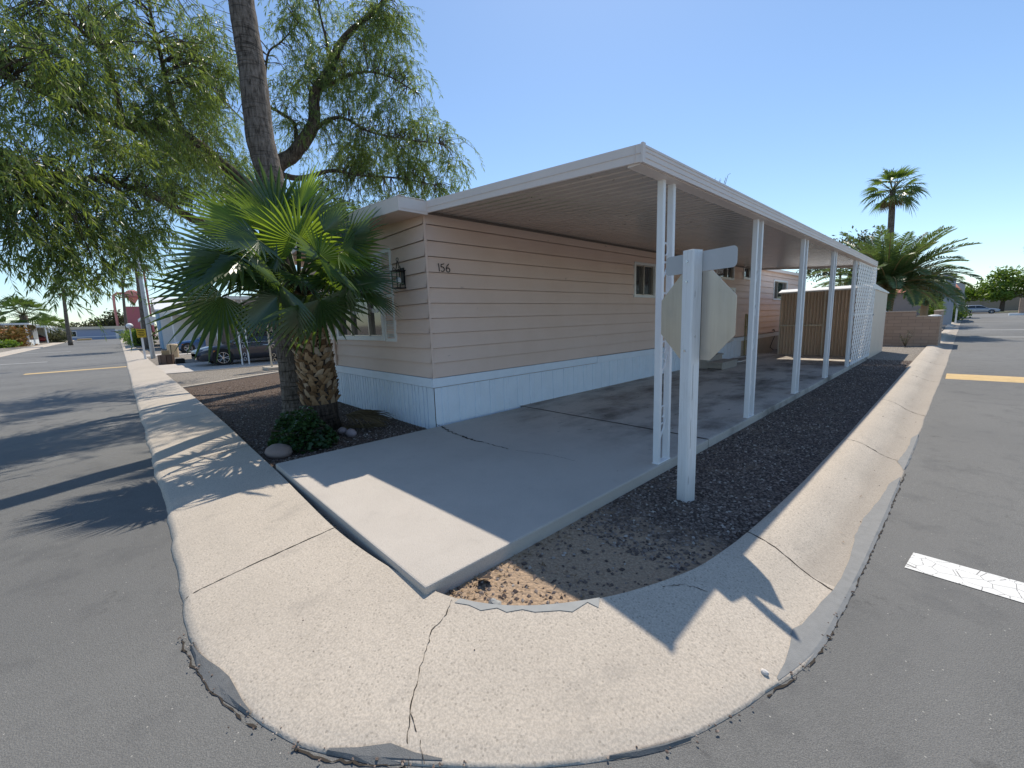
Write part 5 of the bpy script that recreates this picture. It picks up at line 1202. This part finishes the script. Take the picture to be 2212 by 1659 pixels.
# bare tree top behind the tan home
bt = thing('bare_tree', 'bare twigs of a leafless treetop showing above the carport roof', 'tree', (-4.7, 22.05, -.1)); m = MB()
m.tube([(-4.7, 22.05, -.1), (-4.7, 22.05, 4), (-4.7, 22.05, 8.1)], [.12, .08, .03], 7)
for i in range(9):
    e = Vector((-4.7+random.uniform(-.4, .4), 22.05+random.uniform(-.4, .4), random.uniform(8.45, 8.95))); m.tube([(-4.7, 22.05, random.uniform(7.6, 8.1)), ((-4.7+e.x)/2, (22.05+e.y)/2, 8.3), e, e+Vector((random.uniform(-.15, .15), .1, .08))], [.02, .015, .010, .008], 4)
m.obj('branches', M['bark'], bt)

# ================================================================ RIGHT-HAND SIDE
def blocks(name):
    t = NT(name); b = t.new('ShaderNodeTexBrick'); mp_ = t.new('ShaderNodeCombineXYZ'); t.l.new(t.math('ADD', t.xyz(0), t.xyz(1)), mp_.inputs[0]); t.l.new(t.xyz(2), mp_.inputs[1]); t.l.new(mp_.outputs[0], b.inputs[0])
    for k, v in (('Scale', 1.0), ('Brick Width', .42), ('Row Height', .135), ('Mortar Size', .007)): b.inputs[k].default_value = v
    b.inputs['Color1'].default_value = (.46, .32, .23, 1); b.inputs['Color2'].default_value = (.40, .275, .195, 1); b.inputs['Mortar'].default_value = (.27, .19, .14, 1)
    n = t.noise(3, 4, .6); c = t.mix(t.math('MULTIPLY', n, .3), b.outputs[0], (.3, .22, .17)); t.bump(t.math('SUBTRACT', 1.0, b.outputs['Fac']), .6, .01); return t.fin(c, .85)
bw = thing('block_wall', 'tan block garden wall beyond the shed stepping down to the kerb', 'wall', (1.5, 20.5, -.1)); bk = blocks('tan_blocks')
m = MB(); m.box((-1.5, 20.0, -.2), (3.72, 20.2, 1.26)); m.box((3.72, 20.003, -.2), (4.42, 20.2, 1.05)); m.box((4.22, 20.2, -.2), (4.42, 23.0, 1.25)); m.obj('blockwork', bk, bw)
m = MB(); m.box((-1.5, 19.985, 1.26), (3.70, 20.215, 1.285)); m.box((3.74, 19.985, 1.055), (4.05, 20.215, 1.08)); m.box((4.20, 20.22, 1.25), (4.44, 23.0, 1.28)); m.obj('coping', plain('coping', (.55, .45, .36), .8), bw)
m = MB(); m.blob((4.25, 20.1, 1.07), (.2, .14, .05), 12, 6); m.obj('end_cap', M['trimwhite'], bw, smooth=True)
wd = thing('weed', 'small spindly weed growing on gravel before the tan block wall', 'weed', (3.55, 19.3, -.1)); m = MB(); s = MB()
for i in range(14):
    a = random.uniform(0, 6.28); e = Vector((3.55+.2*math.cos(a), 19.3+.2*math.sin(a), random.uniform(.15, .6))); s.tube([(3.55, 19.3, -.1), e], [.008, .003], 4)
    for j in range(9): p = Vector((3.55, 19.3, -.1)).lerp(e, random.uniform(.3, 1)); q = Vector((random.gauss(0, 1), random.gauss(0, 1), .3)).normalized()*.045; w = q.orthogonal().normalized()*.014; m.add([p, p+q*.5-w, p+q, p+q*.5+w], [(0, 1, 2, 3)])
m.obj('foliage', M['oliveleaf'], wd); s.obj('stems', M['bark'], wd)
def feather_frond(mb, sb, base, d0, L, sag, nl=66, lw=.36):
    p = Vector(base); d = Vector(d0).normalized(); pts = [p.copy()]; K = 16
    for i in range(K): d = (d+Vector((0, 0, -sag*(i+2)/K*.25))).normalized(); pts.append(pts[-1]+d*L/K)
    sb.tube(pts, [.045*(1-i/K)+.008 for i in range(K+1)], 5, cap=False)
    for i in range(nl):
        t = .12+.88*(i+.5)/nl; j = min(K-1, int(t*K)); b = pts[j].lerp(pts[j+1], t*K-j); ax = (pts[j+1]-pts[j]).normalized(); sd = ax.cross(Vector((0, 0, 1))); sd = sd.normalized() if sd.length > .05 else Vector((1, 0, 0)); up = sd.cross(ax)
        ll = L*lw*.5*math.sin(math.pi*min(1, .18+t*.80))**.6+.05
        for s in (-1, 1):
            ld = (sd*s*random.uniform(.8, 1)+ax*.75+up*random.uniform(.1, .5)).normalized(); w = ax.cross(ld).cross(ld).normalized()*.03; tip = b+ld*ll+Vector((0, 0, -.12*ll))
            mb.add([b-w*.5, b+ld*ll*.45-w, tip, b+ld*ll*.45+w], [(0, 1, 2, 3)])
def date_palm(label, base, hz, R, n, seed, tr_=.35, low=-.35, sag=.8):
    random.seed(seed); t = thing('date_palm', label, 'palm tree', base); B = Vector(base); A = B+Vector((0, 0, hz)); m = MB(); m.tube([B, B+Vector((0, 0, hz*.5)), A], [tr_*1.1, tr_, tr_*1.15], 14, jit=.08); m.obj('trunk', M['boot'], t)
    m, s = MB(), MB()
    for i in range(n):
        a = i*2.399; e = low+(1.15-low)*(i+.5)/n; d = Vector((math.cos(a)*math.cos(e), math.sin(a)*math.cos(e), math.sin(e))); feather_frond(m, s, A+d*.15, d, R*random.uniform(.9, 1.12), sag*(1.1-.55*max(0, e)))
    m.obj('crown', M['dateleaf'], t); s.obj('leaf_stalks', plain('frond_stalk', (.3, .22, .09), .6), t); return t
date_palm('large feathery date palm arching beyond the shed and block wall', (1.9, 28.8, -.1), 2.6, 3.6, 72, 31, low=.02, sag=.55)
date_palm('smaller drooping date palm right of the large one by the road', (2.95, 41.5, -.1), 3.15, 1.5, 64, 32, .22, -1.0, 1.0)
distant_palm('very tall slim fan palm against the sky at right', 0, 48.6, -.1, 11.7, 2.15, 34, .24, 33, lean=(-.25, 0))
distant_palm('palm cut off by the right picture edge', 10.6, 66.5, -.1, 7.6, 2.0, 26, .2, 34)
random.seed(5)
bushy_tree('grey green leafy tree behind the carport roof at right', (-1.6, 37, -.1), 3.0, [((-1.6, 37, 5.2), (2.2, 2, 1.6)), ((-.2, 37.4, 5.9), (1.5, 1.5, 1.3)), ((-2.8, 36.6, 4.8), (1.5, 1.4, 1.2))], 2600, (.08, .17), M['oliveleaf'])
bushy_tree('broad bright green tree at the far right end of the road', (10.5, 138, -.1), 3.2, [((7, 138, 4.4), (3.6, 3.5, 2.2)), ((11, 138, 6.4), (4.4, 4, 2.6)), ((15.5, 139, 5.2), (4.6, 4, 2.6)), ((4.6, 137, 3.4), (2.2, 2.5, 1.5)), ((9.5, 136, 3.4), (3.2, 2.5, 1.4)), ((20, 140, 4.6), (4, 4, 2.4))], 7500, (.22, .48), M['limeleaf'], tr_=.35)
bushy_tree('darker far tree behind the small grey-roofed outbuilding', (24, 160, -.1), 3, [((24, 160, 4.2), (5, 4, 3))], 1500, (.3, .6), M['bgleaf'])
fh = thing('house', 'low house with red tile roof and grey entry pillar beyond the palms', 'house', (1.5, 62, -.1))
m = MB(); m.box((-8, 58, -.1), (4.3, 70, 3.0)); m.obj('wall', plain('mauve_wall', (.36, .29, .26), .7), fh)
m = MB(); m.prism([(-8.4, 57.5, 3.0), (4.6, 57.5, 3.0), (4.0, 60.5, 4.0), (-8.4, 60.5, 4.0)], (0, 6, 0)); m.obj('roof', plain('red_tiles', (.42, .14, .09), .8, amt=.3, scale=8), fh)
m = MB(); m.box((2.3, 57.93, .9), (3.5, 57.99, 2.3)); m.obj('window', M['glass'], fh)
m = MB(); m.box((3.75, 47.0, -.15), (4.35, 48.2, 4.05)); m.obj('entry_pillar', plain('grey_pillar', (.42, .43, .46), .7), fh)
m = MB(); m.box((-1.0, 47.1, 3.62), (3.75, 48.0, 4.05)); m.obj('entry_beam', plain('pale_beam', (.55, .57, .60), .7), fh)
m = MB(); m.box((1.7, 47.5, 2.45), (2.6, 47.62, 2.85)); m.box((2.1, 47.52, 2.85), (2.15, 47.6, 3.62)); m.obj('hanging_board', M['white'], fh)
m = MB(); m.box((3.6, 74, -.1), (4.95, 82, 2.3)); m.box((3.9, 75, 2.3), (4.8, 80, 4.3)); tag(m.obj('house', plain('far_grey_house', (.42, .42, .43), .7)), 'pale grey two-step house block left of the silver car', 'house')
ss = thing('stop_sign', 'small pale street sign back on white post beyond the palms', 'street sign', (4.55, 52, -.1)); R8 = [(4.55+.40*math.cos(math.pi/8+k*math.pi/4), 2.25+.40*math.sin(math.pi/8+k*math.pi/4)) for k in range(8)]
m = MB(); m.box((4.49, 51.9, -.1), (4.61, 52.0, 2.6)); m.obj('post', M['white'], ss)
m = MB(); m.prism([(x, 52.005, z) for x, z in R8], (0, .02, 0)); m.obj('sign_plate', M['alu'], ss)
bush('dark roadside hedge behind the small far street sign', (4.0, 55.5, .75), (1.3, 2.0, .95), 1800, (.09, .18), M['bgleaf'])
bush('light green bush left of the grey entry pillar', (3.0, 50.5, 1.0), (.8, .8, 1.1), 700, (.08, .16), M['limeleaf'])
m = MB(); m.box((-6, 150, -.1), (34, 158, 4.2)); m.box((8, 149.6, -.1), (14, 150, 3.6)); m.box((-6.4, 149.5, 4.2), (34.4, 158.4, 4.6)); tag(m.obj('house', plain('beige_far_house', (.36, .32, .26), .7)), 'long beige building shaded by the broad far tree', 'house')
ob = thing('outbuilding', 'small outbuilding with grey pitched roof at the far right', 'shed', (19, 140, -.1)); m = MB(); m.box((15.5, 138, -.1), (24, 144, 2.4)); m.obj('wall', plain('taupe_wall', (.33, .27, .24), .7), ob); m = MB(); m.prism([(15, 137.6, 2.4), (24.5, 137.6, 2.4), (19.8, 137.6, 4.0)], (0, 7, 0)); m.obj('roof', plain('grey_roof', (.24, .24, .25), .7), ob)
pr_ = thing('block_pier', 'short tan block pier with white foot at right edge of road', 'pier', (10.9, 90, -.15)); m = MB(); m.box((10.25, 90, -.2), (12.2, 90.6, 2.2)); m.obj('blockwork', bk, pr_); m = MB(); m.box((9.4, 89.6, -.2), (12.3, 90.8, .12)); m.obj('white_foot', M['white'], pr_)
